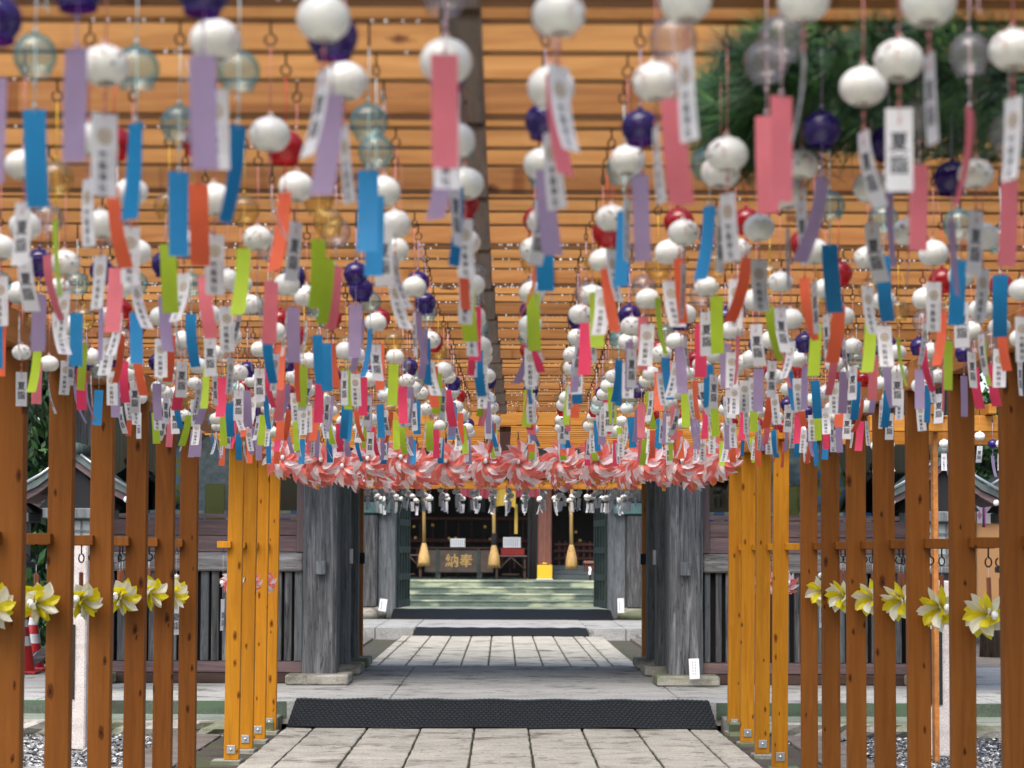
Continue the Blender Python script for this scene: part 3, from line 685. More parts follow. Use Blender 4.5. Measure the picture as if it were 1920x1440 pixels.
MB().box(-9, 9, 51, 58, 4.6, 4.9, .02).build('porch_beam', W_RED, hall)
MB().box(-9, -4.8, 53, 53.2, ZH, 4.6).build('front_wall', W_BROWN, hall)
MB().box(4.8, 9, 53, 53.2, ZH, 4.6).build('front_wall', W_BROWN, hall)
MB().box(hx(990, 53), hx(1010, 53), 53, 53.1, ZH, 4.6).build('grey_panel', plain('grey_plaster', (.10, .10, .095), .8), hall)
for px in (996, 1003): MB().tube([(hx(px, 52.6), 52.6, ZH), (hx(px, 52.6), 52.6, 4.6)], .035, 8).build('thin_post', W_PURPZ, hall)
# inner railings, beams and back lattice
for (py, t_) in ((1017, .10), (1030, .05), (975, .08)): MB().box(-4.8, 1.0, 55.5, 55.6, hz(py, 55.5), hz(py, 55.5) + t_, .005).build('rail', W_RED, hall)
for k in range(13): x = -3.4 + .36 * k; MB().box(x, x + .05, 55.62, 55.7, ZH, hz(975, 55.6), .004).build('rail_post', W_BROWN, hall)
for k in range(12):
    x = hx(758, 54) + .33 * k
    if x > .5: continue
    MB().box(x, x + .06, 54.2, 54.26, hz(1066, 54), hz(1030, 54), .004).build('baluster', W_RED, hall)
for k in range(8): x = hx(1047, 53.5) + .165 * k; MB().box(x, x + .06, 53.5, 53.55, hz(1066, 53.5), hz(1014, 53.5), .004).build('fence_picket', W_RED, hall)
for py in (1020, 1032, 1046): MB().box(hx(1040, 53.5), hx(1130, 53.5), 53.44, 53.499, hz(py, 53.5) - .04, hz(py, 53.5) + .03, .004).build('fence_rail', W_RED, hall)
for k in range(3): MB().box(hx(1036, 52.5), hx(1160, 52.5), 51.9 + .3 * k, 53.4, ZH + .12 * k, ZH + .12 * (k + 1) - .002, .01).build('side_step', plain('grey_step', (.10, .12, .12), .8) if k == 0 else bpy.data.materials['grey_step'], hall)
for k in range(16):
    x = hx(758, 56) + .36 * k; MB().box(x, x + .12, 56.2, 56.25, hz(960, 56), hz(930, 56) - .0, .004).build('back_panel', plain('dull_panel', (.07, .08, .075), .7) if k == 0 else bpy.data.materials['dull_panel'], hall)
rl = random.Random(4)
for (px, py) in ((777, 988), (780, 1009), (812, 985), (855, 1009), (910, 988), (1088, 1013), (1080, 997), (843, 1010), (920, 1011)):
    c = Vector((hx(px, 54.5), 54.5, hz(py, 54.5))); MB().lathe([(0, -.05), (.035, -.04), (.045, 0), (.035, .04), (0, .05)], 10, c).build('brass_fitting', M_GOLD, hall)
o = tag(MB().grid(lambda u, v: Vector((hx(862, 51.2) + (hx(1012, 51.2) - hx(862, 51.2)) * u, 51.2 + .03 * math.sin(u * 60), hz(935, 51.2) + v * .55 + (.05 * math.sin(u * PI * 6) ** 2) * (1 - v))), 80, 4).build('hanging_curtain', plain('red_white_curtain', (.32, .05, .07), .7)), 'dark red curtain hanging along the porch beam of the hall', 'curtain')
o = tag(MB().grid(lambda u, v: Vector((hx(925, 51.0) + (hx(967, 51) - hx(925, 51)) * u, 51.0 + .02 * math.sin(u * 30), hz(952, 51) + v * .42 + .06 * math.sin(u * PI))), 30, 4).build('hanging_curtain', plain('mustard_cloth', (.50, .33, .05), .7)), 'short mustard yellow cloth below the dark red curtain', 'curtain')
tag(MB().box(hx(965, 51.3), hx(971, 51.3), 51.3, 51.32, hz(1001, 51.3), hz(945, 51.3), .005).build('hanging_banner', bpy.data.materials['mustard_cloth']), 'narrow mustard banner hanging beside the middle bell rope', 'banner')
tiled_roof('roof', -9.5, 9.5, 55, 5.2, 8.2, 4.95, hall)

t = thing('offertory_box', 'broad dark wooden offertory box with two gold characters', 'offertory box', (hx(861, 52), 52, ZH))
xa, xb = hx(797, 52), hx(926, 52)
MB().box(xa, xb, 52, 52.9, hz(1074, 52), hz(1030, 52), .02).build('body', plain('box_brown', (.085, .060, .048), .5, var=.3), t)
MB().box(xa - .03, xb + .03, 51.96, 52.95, hz(1030, 52), hz(1026, 52), .01).build('top_rim', W_BROWN, t)
for px in (821, 898): MB().box(hx(px, 52) - .04, hx(px, 52) + .04, 51.97, 51.999, hz(1076, 52), hz(1028, 52), .005).build('strap', M_DKGREEN, t)
for px in (822, 900): MB().box(hx(px, 52) - .07, hx(px, 52) + .07, 52, 52.8, ZH, hz(1074, 52) - .001, .01).build('foot', M_DKGREEN, t)
for ch, px in (('納', 848), ('奉', 875)):
    M_DGOLD = bpy.data.materials.get('dull_gold') or plain('dull_gold', (.50, .31, .10), .5)
    v, f_ = text_mesh('l', ch, .36, M_GOLD, .006); MB().add([(x + hx(px, 52), 51.99, z + hz(1051, 52)) for x, y, z in v], f_).build('gold_character', M_DGOLD, t)
def table(xa, xb, Y, ztop, label):
    t = thing('wooden_table', label, 'table', ((xa + xb) / 2, Y, ZH))
    MB().box(xa, xb, Y, Y + .6, ztop - .04, ztop, .005).build('tabletop', W_PURP, t)
    for x in (xa + .06, xb - .06):
        for y in (Y + .05, Y + .5): MB().box(x - .03, x + .03, y, y + .06, ZH, ztop - .041, .004).build('leg', W_BROWN, t)
    n = 2
    for (u0, u1) in ((.15, 0), (.5, .15), (.5, .93)):
        MB().tube([(xa + (xb - xa) * u0, Y + .03, ztop - .05), (xa + (xb - xa) * u1, Y + .03, ztop - .36)], .022, 6).build('brace', W_BROWN, t)
    MB().box(xa + .2, xb - .2, Y + .25, Y + .3, ZH + .1, ZH + .15, .004).build('lower_rail', W_BROWN, t)
table(hx(928, 51.6), hx(989, 51.6), 51.6, hz(1041, 51.6), 'brown wooden table beside the offertory box carrying a red box')
table(hx(745, 51.6), hx(793, 51.6), 51.6, hz(1040, 51.6), 'brown wooden table near the green lattice door of the inner gate')
t = thing('red_box', 'long red box of slips on the brown table', 'box', (hx(962, 51.7), 51.7, hz(1041, 51.7)))
MB().box(hx(940, 51.7), hx(984, 51.7), 51.7, 52.0, hz(1041, 51.7) + .002, hz(1028, 51.7), .01).build('body', plain('red_lacquer', (.25, .02, .015), .4), t)
MB().box(hx(939, 51.7), hx(985, 51.7), 51.69, 52.01, hz(1028, 51.7), hz(1028, 51.7) + .02, .004).build('lid', W_RED, t)
for (x0, x1, y0, y1, lab) in ((845, 873, 1010, 1026, 'white notice board standing on the offertory box'), (944, 977, 1007, 1027, 'larger white notice board standing on the red box')):
    Y = 52.1 if x0 < 900 else 51.85
    t = thing('notice_board', lab, 'notice', (hx((x0 + x1) / 2, Y), Y, hz(y1, Y)))
    MB().box(hx(x0, Y), hx(x1, Y), Y, Y + .03, hz(y1, Y), hz(y0, Y), .004).build('board', M_WHITE, t)
    mb = MB()
    for k in range(7): mb.box(hx(x0 + 2.5, Y) + .055 * k, hx(x0 + 2.5, Y) + .055 * k + .016, Y - .003, Y - .001, hz(y1 - 3, Y), hz(y0 + 2.5, Y))
    mb.build('lettering', M_PRINT, t)
for (px, by, ty, lab) in ((796, 1058, 1020, 'straw bell rope with a brushy tassel in front of the offertory box'), (927, 1061, 1022, 'straw bell rope with a dark wrapping above its tassel'), (1072, 1063, 1022, 'straw bell rope hanging before the red-brown lattice fence')):
    Y = 50.9; x = hx(px, Y); t = thing('bell_rope', lab, 'rope', (x, Y, hz(by, Y)), 'bell ropes hanging in the hall porch')
    MB().tube([(x - .03, Y, 4.6), (x + .02, Y, 3.4), (x - .01, Y, 2.6), (x, Y, hz(ty, Y))], .045, 10).build('rope', M_STRAW, t)
    z1 = hz(ty, Y); z0 = hz(by, Y)
    mb = MB(); mb.lathe([(.05, z1 + .02), (.075, z1 - .05), (.11, z1 - .2), (.14, (z0 + z1) / 2 - .05), (.155, z0 + .03), (.14, z0), (0, z0 + .02)], 20, (x, Y, 0))
    for k in range(40):
        a = 2 * PI * k / 40; mb.tube([(x + .10 * math.cos(a), Y + .10 * math.sin(a), z1 - .18), (x + .158 * math.cos(a), Y + .158 * math.sin(a), z0 - .02 - .02 * (k % 3))], .009, 4)
    mb.build('tassel', M_STRAW, t)
    if px == 927: MB().lathe([(.05, z1 + .3), (.06, z1 + .28), (.075, z1 + .02), (.06, z1)], 14, (x, Y, 0)).build('wrapping', M_DARK, t)
x0, x1 = hx(1008, 51.4), hx(1036, 51.4)
t = thing('yellow_box', 'bright yellow panel box at the foot of the pinkish pillar', 'box', ((x0 + x1) / 2, 51.3, ZH))
MB().box(x0, x1, 51.28, 51.49, ZH + .03, hz(1059, 51.3), .01).build('panel', M_YELLOW, t)
MB().lathe([(0, -.02), (.06, -.02), (.06, .02), (0, .02)], 12, ((x0 + x1) / 2, 51.38, hz(1058, 51.3) + .03)).build('knob', M_YELLOW, t)
MB().box(x0 - .02, x1 + .02, 51.26, 51.49, ZH, ZH + .028, .004).build('foot_plate', M_WHITE, t)
t = thing('small_altar_stand', 'small reddish stand with white zigzag paper streamers by the green door', 'stand', (hx(1110, 50.6), 50.6, ZH))
MB().box(hx(1097, 50.6), hx(1124, 50.6), 50.6, 50.95, hz(1071, 50.6), hz(1056, 50.6), .01).build('body', W_RED, t)
MB().box(hx(1095, 50.6), hx(1126, 50.6), 50.56, 51.0, hz(1056, 50.6), hz(1051, 50.6), .01).build('top', wood('stand_top', (.16, .07, .05, 1), (.24, .11, .08, 1), (.3, .15, .11, 1), 'X'), t)
MB().box(hx(1108, 50.6) - .03, hx(1108, 50.6) + .03, 50.7, 50.8, ZH, hz(1071, 50.6), .004).build('leg', W_BROWN, t)
for px in (1106, 1116):
    x = hx(px, 50.5); z = hz(1062, 50.5)
    MB().add([(x - .03, 50.55, z), (x + .03, 50.55, z), (x + .05, 50.54, z - .06), (x - .01, 50.54, z - .07), (x + .04, 50.53, z - .13), (x - .03, 50.53, z - .14), (x + .03, 50.52, z - .2), (x - .02, 50.52, z - .2)], [(0, 3, 2, 1), (3, 5, 4, 2), (5, 7, 6, 4)]).build('paper_streamer', M_WHITE, t)

# ---------------------------------------------------------------- lanterns, monuments, cones and the rest at the sides
def lantern(cx, Y, zr, label):
    t = thing('wooden_lantern', label, 'lantern', (cx, Y + .3, .2))
    MB().box(cx - .09, cx + .09, Y + .2, Y + .38, .2, 1.35, .01).build('post', W_DARK, t)
    MB().box(cx - .27, cx + .27, Y + .05, Y + .55, 1.33, 1.39, .01).build('floor_board', W_DARK, t)
    lb = MB().box(cx - .21, cx + .21, Y + .1, Y + .5, 1.392, 1.8, .004).build('paper_box', paper('shoji_paper', (.50, .54, .52, 1), .3), t)
    mb = MB()
    for k in range(6): x = cx - .22 + .088 * k; mb.box(x - .008, x + .008, Y + .085, Y + .098, 1.392, 1.8)
    for k in range(5): z = 1.4 + .098 * k; mb.box(cx - .23, cx + .23, Y + .08, Y + .0845, z - .008, z + .008)
    mb.build('lattice', W_DARK, lb)
    MB().box(cx - .3, cx + .3, Y + .02, Y + .58, 1.802, 1.9, .01).build('top_beam', W_DARK, t)
    MB().prism([(cx - .34, 1.902), (cx + .34, 1.902), (cx, zr - .12)], Y + .04, Y + .56).build('gable', M_DARK, t)
    for s in (-1, 1):
        pr = [(0, zr), (.18, zr - .13), (.34, zr - .26), (.50, zr - .34), (.50, zr - .40), (.34, zr - .325), (.18, zr - .20), (0, zr - .07)]
        pr = [(cx + s * x, z) for x, z in pr]
        if s < 0: pr = pr[::-1]
        MB().prism(pr[::-1], Y - .04, Y + .66).build('roof_slope', M_ROOFG, t)
        pr2 = [(0, zr - .075), (.18, zr - .205), (.34, zr - .33), (.50, zr - .405), (.49, zr - .47), (.34, zr - .39), (.18, zr - .27), (0, zr - .14)]
        pr2 = [(cx + s * x, z) for x, z in pr2]
        if s < 0: pr2 = pr2[::-1]
        MB().prism(pr2[::-1], Y - .01, Y + .63).build('barge_board', W_PURP, t)
        MB().tube([(cx + s * .06, Y - .05, zr - .03), (cx + s * .3, Y - .05, zr - .21), (cx + s * .51, Y - .05, zr - .33)], .014, 6).build('roof_edge', M_STEEL, t)
        MB().tube([(cx + s * .48, Y - .02, zr - .44), (cx + s * .48, Y + .0, zr - .44)], .03, 8).build('purlin_end', M_WHITE, t)
    MB().tube([(cx, Y - .08, zr + .03), (cx, Y + .7, zr + .03)], .055, 10).build('roof_ridge', M_ROOFG, t)
lantern(-3.93, 18.3, 2.42, 'wooden lantern with paper panes and curved roof on the platform by the cones')
lantern(4.06, 18.3, 2.42, 'wooden lantern with paper panes and curved roof on the platform by the side pergola')
lantern(-5.2, 20.6, 2.38, 'second wooden lantern roof half hidden below the evergreen leaves')
lantern(5.0, 18.6, 2.45, 'second wooden lantern below the diamond patterned white cloth')

def monument(x0, x1, Y, z1, px0, px1, label, seed):
    t = thing('stone_monument', label, 'monument', ((x0 + x1) / 2, Y, -.05))
    MB().box(x0, x1, Y, Y + .3, -.05, z1, .012).build('stone_pillar', M_PINKST, t)
    pl = MB().box(px0, px1, Y - .012, Y - .0005, .35, .93, .002).build('black_plate', M_BLACKST, t)
    r = random.Random(seed); cxp = (px0 + px1) / 2 + .012 * (1 if x0 < 0 else -1); mb = MB()
    for k in range(6):
        z = .87 - .088 * k
        for q in range(3):
            a = r.uniform(-.9, .9); l_ = r.uniform(.012, .026); dx, dz = r.uniform(-.018, .018), r.uniform(-.018, .018)
            mb.tube([(cxp + dx - l_ * math.cos(a), Y - .0135, z + dz - l_ * math.sin(a)), (cxp + dx + r.uniform(-.005, .005), Y - .0135, z + dz + .006), (cxp + dx + l_ * math.cos(a), Y - .0135, z + dz + l_ * math.sin(a))], .0028, 4)
    mb.build('inscription', M_WHITE, pl)
monument(-3.47, -3.245, 15.6, 1.6, -3.465, -3.33, 'pinkish stone monument with black plate in the pale gravel', 3)
monument(3.22, 3.46, 15.35, 1.3, 3.14, 3.385, 'pinkish stone monument with black plate in the dark gravel', 5)

def cone(px, by, Y, label, h=.62):
    x = hx(px, Y); t = thing('traffic_cone', label, 'traffic cone', (x, Y, .2), 'traffic cones on the platform')
    RED = bpy.data.materials.get('cone_red') or plain('cone_red', (.55, .03, .03), .4)
    MB().box(x - .17, x + .17, Y - .17, Y + .17, .2, .235, .01).build('base', RED, t)
    zz = [0, .1, .26, .36, .46, .54, .62]; rr = lambda z: .125 - .155 * z
    for i in range(6):
        MB().lathe([(rr(zz[i]), .236 + zz[i]), (rr(zz[i + 1]), .236 + zz[i + 1] - .0005)] + ([(0, .236 + .62)] if i == 5 else []), 20, (x, Y, 0)).build('band', M_WHITE if i in (2, 4) else RED, t)
cone(48, 1258, 21.3, 'red and white striped traffic cone at the far side of the platform')
cone(66, 1256, 21.9, 'second red and white traffic cone, just behind the front one')
o = thing('stacked_planks', 'grey boards leaning beside the traffic cones', 'planks', (hx(80, 21.5), 21.5, .2))
for k in range(3):
    MB().box(0, .6, k * .05, k * .05 + .03, 0, .1, .004, Matrix.Translation((hx(66, 21.6), 21.5, .22 + .03 * k)) @ Matrix.Rotation(R(-42 + 6 * k), 4, 'Y')).build('plank', M_STEEL if k == 1 else W_GREYX, o)

# side pergola on the right with a few chimes of its own
sp = thing('side_pergola', 'bright orange timber frame standing outside the tunnel to the right', 'pergola', (3.6, 14.9, 0))
Yp = 14.8
MB().box(at(1627, 0, Yp).x, 5.2, Yp, Yp + .1, at(0, 802, Yp).z, at(0, 772, Yp).z, .004).build('cross_beam', W_BEAMY, sp)
MB().box(at(1560, 0, Yp).x, 5.2, Yp + .3, Yp + .38, at(0, 823, Yp).z, at(0, 796, Yp).z, .004).build('cross_beam', W_BEAMY, sp)
MB().box(at(1750, 0, Yp).x, at(1759, 0, Yp).x, Yp + .101, Yp + .2, -.05, at(0, 800, Yp).z, .004).build('post', W_PLATE, sp)
MB().box(5.0, 5.1, Yp + .101, Yp + .2, -.05, at(0, 800, Yp).z, .004).build('post', W_POSTY, sp)
for px in (1748, 1848): MB().box(at(px, 0, Yp).x - .03, at(px, 0, Yp).x + .03, Yp - .12, Yp + .5, at(0, 771, Yp).z, at(0, 752, Yp).z, .004).build('rafter_end', W_BEAMY, sp)
# festival cloth further right
t = thing('festival_tent_cloth', 'white cloth with pink diamonds hung over an orange stall front', 'tent', (hx(1870, 23), 23, .2))
xa, xb = hx(1832, 23), hx(1990, 23)
OR = plain('pale_orange_cloth', (.75, .36, .13), .6)
MB().box(xa, xb, 23.05, 23.1, hz(1150, 23), hz(915, 23), .01).build('orange_panel', OR, t)
MB().box(xa - .3, xb, 22.9, 24.6, hz(915, 23), hz(907, 23), .01).build('dark_eave', M_TILE, t)
MB().grid(lambda u, v: Vector((xa + (xb - xa) * u, 23.0 + .015 * math.sin(u * 25), hz(978, 23) + (hz(922, 23) - hz(978, 23)) * v)), 40, 6).build('white_cloth', paper('white_cloth', (.78, .74, .76, 1), .2), t)
PKD = plain('pink_print', (.62, .25, .36), .7)
for (px, py) in ((1838, 963), (1860, 947), (1876, 963), (1895, 948), (1912, 962)):
    x = hx(px, 22.9); z = hz(py, 22.9); MB().add([(x, 22.93, z + .05), (x + .03, 22.93, z), (x, 22.93, z - .05), (x - .03, 22.93, z)], [(0, 1, 2, 3)]).build('diamond', PKD, t)
MB().tube([(hx(1849, 22.8), 22.88, hz(925, 22.8)), (hx(1848, 22.8), 22.88, hz(985, 22.8))], .018, 6).build('cord', plain('purple_cord', (.30, .06, .22), .6), t)
t = thing('stall_awning', 'orange awning stretched beyond the side pergola', 'awning', (hx(1860, 30), 30, .2))
MB().box(hx(1825, 30), hx(2100, 30), 30, 31.5, hz(764, 30), hz(747, 30), .02).build('awning', plain('vivid_orange', (.85, .22, .06), .5), t)
MB().box(hx(1990, 30), hx(2000, 30), 30.1, 30.2, -.05, hz(765, 30), .01).build('pole', M_STEEL, t)
MB().box(hx(2090, 30), hx(2099, 30), 30.1, 30.2, -.05, hz(765, 30), .01).build('pole', M_STEEL, t)


# ---------------------------------------------------------------- trees, pine, shrubs
M_BARK = wood('bark', (.03, .022, .016, 1), (.07, .052, .04, 1), (.12, .09, .07, 1), 'Z', crack=.8, rough=.9)
LEAF = [plain('leaf_deep', (.012, .045, .012), .5), plain('leaf_mid', (.025, .085, .02), .5), plain('leaf_light', (.06, .15, .03), .5)]
NEED = [plain('needle_deep', (.02, .065, .02), .5), plain('needle_mid', (.045, .14, .035), .5), plain('needle_light', (.09, .21, .05), .5)]
def leaf_tree(name, label, base, h, rad, n, seed, droop=0.0, leaf=.07, group=None, z0=.35, cat='tree'):
    r = random.Random(seed); base = Vector(base); t = thing(name, label, cat, base, group)
    mb = MB(); ends = []
    top = base + Vector((0, 0, h * .75)); mb.tube([base, base + Vector((.05, .03, h * .4)), top], [.04 * h, .03 * h, .012 * h], 10)
    for k in range(16):
        a = r.uniform(0, 2 * PI); z = h * r.uniform(z0, .9); q = rad * r.uniform(.55, 1) * (1.1 - .5 * z / h)
        p0 = base + Vector((0, 0, z * .8)); p1 = base + Vector((math.cos(a) * q, math.sin(a) * q, z)); mb.tube([p0, (p0 + p1) / 2 + Vector((0, 0, .1)), p1], [.012 * h, .007 * h, .003 * h], 6); ends.append(p1)
        for _ in range(3): ends.append(p0.lerp(p1, r.uniform(.4, 1)) + Vector([r.gauss(0, rad * .16) for _ in range(3)]))
    mb.build('trunk', M_BARK, t)
    mb = MB(); mi = []
    for k in range(n):
        c = r.choice(ends); p = c + Vector([r.gauss(0, rad * .15) for _ in range(3)])
        d = Vector((r.uniform(-1, 1), r.uniform(-1, 1), r.uniform(-1, .5) - droop)).normalized(); s_ = d.orthogonal().normalized()
        s_ = (Matrix.Rotation(r.uniform(0, 2 * PI), 3, d) @ s_); L = leaf * r.uniform(.7, 1.5); W_ = L * .28
        mb.add([p, p + d * L * .5 + s_ * W_, p + d * L, p + d * L * .5 - s_ * W_], [(0, 1, 2, 3)]); mi.append(r.choices((0, 1, 2), (4, 4, 2))[0])
    o = mb.build('crown', LEAF, t); o.data.polygons.foreach_set('material_index', mi); return t
leaf_tree('evergreen_tree', 'dark evergreen tree with drooping leaves beyond the lantern roofs', (-7.0, 29, -.05), 7, 2.6, 12000, 31, .9, .22, 'trees beside the gate', .1)
leaf_tree('evergreen_tree', 'dense dark evergreen at the outer edge beyond the lantern roofs', (-9.6, 27, -.05), 6.5, 2.4, 9000, 32, .4, .2, 'trees beside the gate', .1)
leaf_tree('leafy_shrub', 'rounded green shrub dotted with pale leaves below the orange awning', (7.0, 28.5, -.05), 4.8, 1.1, 6000, 33, 0, .11, 'shrubs by the stall', .5, 'shrub')
def willow(x0, x1, Y, z0, z1, n, seed):
    r = random.Random(seed); t = thing('hanging_branch', 'leafy branches hanging down between the first two left posts', 'branch', ((x0 + x1) / 2, Y, z1), None)
    mb = MB(); st = MB(); mi = []
    for k in range(n):
        x = r.uniform(x0, x1); y = Y + r.uniform(-.5, .5); zb = r.uniform(z0, z1 - .5)
        pts = [Vector((x + .05 * math.sin(q * 1.3 + k), y, z1 + (zb - z1) * q / 6)) for q in range(7)]; st.tube(pts, .004, 4)
        for q in range(34):
            u = q / 34 * 5.9; p = pts[int(u)].lerp(pts[int(u) + 1], u % 1); s_ = r.choice((-1, 1))
            d = Vector((s_ * r.uniform(.3, .9), r.uniform(-.4, .4), -1)).normalized(); sd = d.cross(Vector((0, 1, 0))).normalized(); L = r.uniform(.09, .15)
            mb.add([p, p + d * L * .45 + sd * L * .13, p + d * L, p + d * L * .45 - sd * L * .13], [(0, 1, 2, 3)]); mi.append(r.choices((0, 1, 2), (3, 4, 2))[0])
    st.build('stems', M_BARK, t); o = mb.build('leaves', LEAF, t); o.data.polygons.foreach_set('material_index', mi)
willow(-4.85, -4.36, 19.4, 2.35, 4.3, 22, 5)
# pine boughs hanging under the roof near the camera on the right
def pine(label, p0, pts, n, seed, L=.11):
    r = random.Random(seed); t = thing('pine_bough', label, 'pine branch', p0, 'pine boughs reaching in over the tunnel')
    st = MB(); nb = MB(); mi = []
    for (a, b) in pts:
        a = Vector(a); b = Vector(b); m = (a + b) / 2 + Vector((0, 0, .04)); st.tube([a, m, b], [.012, .009, .005], 6)
        for k in range(n):
            u = (k + r.random()) / n; c = a.lerp(b, u) + Vector([r.gauss(0, .03) for _ in range(3)])
            axis = ((b - a).normalized() + Vector([r.gauss(0, .35) for _ in range(3)])).normalized()
            q = r.choices((0, 1, 2), (4, 4, 2))[0]
            for j in range(26):
                d = (axis * r.uniform(.2, 1) + Vector([r.gauss(0, .55) for _ in range(3)])).normalized(); s_ = d.orthogonal().normalized() * .0022; l_ = L * r.uniform(.6, 1.1)
                e = c + axis * .03 * r.random()
                nb.add([e - s_, e + s_, e + d * l_], [(0, 1, 2)]); mi.append(q)
    st.build('branch', M_BARK, t); o = nb.build('needles', NEED, t); o.data.polygons.foreach_set('material_index', mi)
def apx(px, py, Y):
    Y = min(4.9, 3420 / (1037 - py) + (Y - 4.7) * .3); p = at(px, py, Y); return (p.x, p.y, p.z)
rq = random.Random(15); seg = []
for k in range(13):
    py = 78 + 15.5 * k; xs_ = 1400 + rq.uniform(-20, 120) + (90 if k in (0, 1, 12, 11) else 0); seg.append((apx(1900 + rq.uniform(-30, 60), py + rq.uniform(-20, 20), 4.8), apx(xs_, py + rq.uniform(-12, 16), 4.65)))
pine('broad dark pine bough under the roof edge on the near right side', apx(1750, 60, 4.75), [q for i_, q in enumerate(seg) if i_ not in (3, 8)], 38, 1, .09)
pine('brighter pine tufts at the tip of the bough near the purple glass chimes', apx(1400, 240, 4.6),
     [(apx(1520, 150, 4.6), apx(1370, 190, 4.4)), (apx(1500, 230, 4.6), apx(1345, 250, 4.4)), (apx(1480, 180, 4.55), apx(1390, 285, 4.4)), (apx(1470, 130, 4.5), apx(1350, 215, 4.4)), (apx(1560, 270, 4.5), apx(1400, 265, 4.4)), (apx(1560, 120, 4.5), apx(1420, 120, 4.4))], 60, 2)
# unseen pine added to shade the right posts; the boughs grow from it
def shade_pine(base, seed):
    r = random.Random(seed); t = thing('shade_pine', 'tall unseen pine added outside the near right side of the tunnel for shade', 'tree', base); base = Vector(base)
    mb = MB(); mb.tube([base, base + Vector((.1, 0, 2)), base + Vector((-.1, .1, 4.2)), base + Vector((.05, 0, 7))], [.2, .17, .13, .05], 12); tips = []
    for k in range(26):
        a = r.uniform(0, 2 * PI); z = r.uniform(3.0, 6.8); L = r.uniform(1.6, 3.0) * (1.15 - z / 11); p0 = base + Vector((0, 0, z)); p1 = p0 + Vector((math.cos(a) * L, math.sin(a) * L, r.uniform(-.2, .5)))
        mb.tube([p0, (p0 + p1) / 2 + Vector((0, 0, .12)), p1], [.05, .03, .012], 6); tips += [p0.lerp(p1, u) for u in (.35, .5, .65, .8, .9, 1)]
    mb.build('trunk', M_BARK, t); mb = MB(); mi = []
    for _ in range(5200):
        c = r.choice(tips) + Vector((r.gauss(0, .28), r.gauss(0, .28), r.gauss(.05, .12))); q = r.choices((0, 1, 2), (4, 4, 2))[0]
        for j in range(5):
            d = Vector((r.gauss(0, 1), r.gauss(0, 1), r.gauss(.5, .7))).normalized(); s_ = d.orthogonal().normalized() * .008
            mb.add([c - s_, c + s_, c + d * .16], [(0, 1, 2)]); mi.append(q)
    o = mb.build('crown', NEED, t); o.data.polygons.foreach_set('material_index', mi)
shade_pine((4.3, 4.6, -.05), 8)
leaf_tree('evergreen_tree', 'broad evergreen standing behind the cones and leaning planks', (-6.3, 24.5, -.05), 5.5, 1.9, 9000, 35, .5, .16, 'trees beside the gate', .05)
leaf_tree('evergreen_tree', 'evergreen closing the view behind the orange awning', (9.5, 34, -.05), 8, 3.4, 9000, 36, .3, .26, 'trees beside the gate', .05)
leaf_tree('evergreen_tree', 'far evergreen behind the gate roof beyond the cones', (-13, 34, -.05), 9, 4, 9000, 37, .3, .3, 'trees beside the gate', .05)

# ---------------------------------------------------------------- pinwheels
def petals(R_, n, phase, swirl, color_sel, layers, wide=1.0):
    """folded, pointed leaves of a paper pinwheel facing -Y; color_sel picks every other leaf"""
    mb = MB()
    for li, (rs, nn, ph, fwd, back) in enumerate(layers):
        for k in range(nn):
            if (k + li) % 2 != color_sel: continue
            a0 = 2 * PI * k / nn + ph; rr = random.Random(k * 31 + li * 7 + color_sel); lf = rr.uniform(.9, 1.08)
            vs = []; st = [(.04, .07), (.25, .30), (.48, .41), (.70, .33), (.87, .16), (1.0, .0)]
            for (u, wd) in st:
                r = R_ * rs * u * lf; a = a0 + swirl * u * u; wd *= R_ * rs * wide
                er = Vector((math.cos(a), 0, math.sin(a))); et = Vector((-math.sin(a), 0, math.cos(a)))
                y = -R_ * (fwd * math.sin(min(1, u * 1.5) * PI / 2) - back * u * u)
                c = er * r + Vector((0, y, 0))
                vs += [c - et * wd * .55 + Vector((0, -wd * .55, 0)), c + Vector((0, wd * .05, 0)), c + et * wd * .9 + Vector((0, -wd * .02, 0))]
            N = len(st) - 1
            mb.add(vs, [(i * 3 + j, i * 3 + j + 1, (i + 1) * 3 + j + 1, (i + 1) * 3 + j) for i in range(N) for j in range(2)], False)
    return mb
LAY = [(1.0, 8, 0, .08, -.08), (1.0, 8, .39, .42, -.20), (.80, 6, .15, .72, -.30)]
M_PWR = paper('red_foil_paper', (.94, .27, .22, 1), .55, .35)
M_PWW = paper('white_foil_paper', (.93, .89, .90, 1), .5, .35)
M_PWY = paper('yellow_foil_paper', (.86, .74, .012, 1), .45, .35)
M_PWC = paper('cream_foil_paper', (.84, .82, .66, 1), .35, .35)
LAYR = [(1.0, 12, 0, .10, .05), (.95, 10, .3, .42, .15), (.68, 8, .1, .66, .1)]
ME_P = {}
for key, R_ in (('s', .165), ('y', .10)):
    ME_P[key] = [petals(R_, 0, 0, .62, c, LAYR, .72).mesh('petals', M_PWR if c == 0 else M_PWW) for c in (0, 1)]
ME_PY = [petals(.108, 0, 0, .40, c, LAY, .98).mesh('petals', M_PWY if c == 0 else M_PWC) for c in (0, 1)]
ME_HUB = MB().lathe([(0, -.02), (.012, -.016), (.016, 0), (.012, .016), (0, .02)], 10).mesh('hub', M_WHITE)
def hookring(mat, s=1.0):
    mb = MB(); mb.tube([(0, 0, .045 * s), (0, 0, .022 * s)], .0022 * s, 6)
    mb.tube([(.011 * s * math.sin(a), 0, .011 * s + .011 * s * math.cos(a)) for a in [k * 2 * PI / 12 * .92 for k in range(13)]], .0020 * s, 6); return mb
ME_HOOKB = hookring(M_IRON, 1.9).mesh('hook', M_IRON)
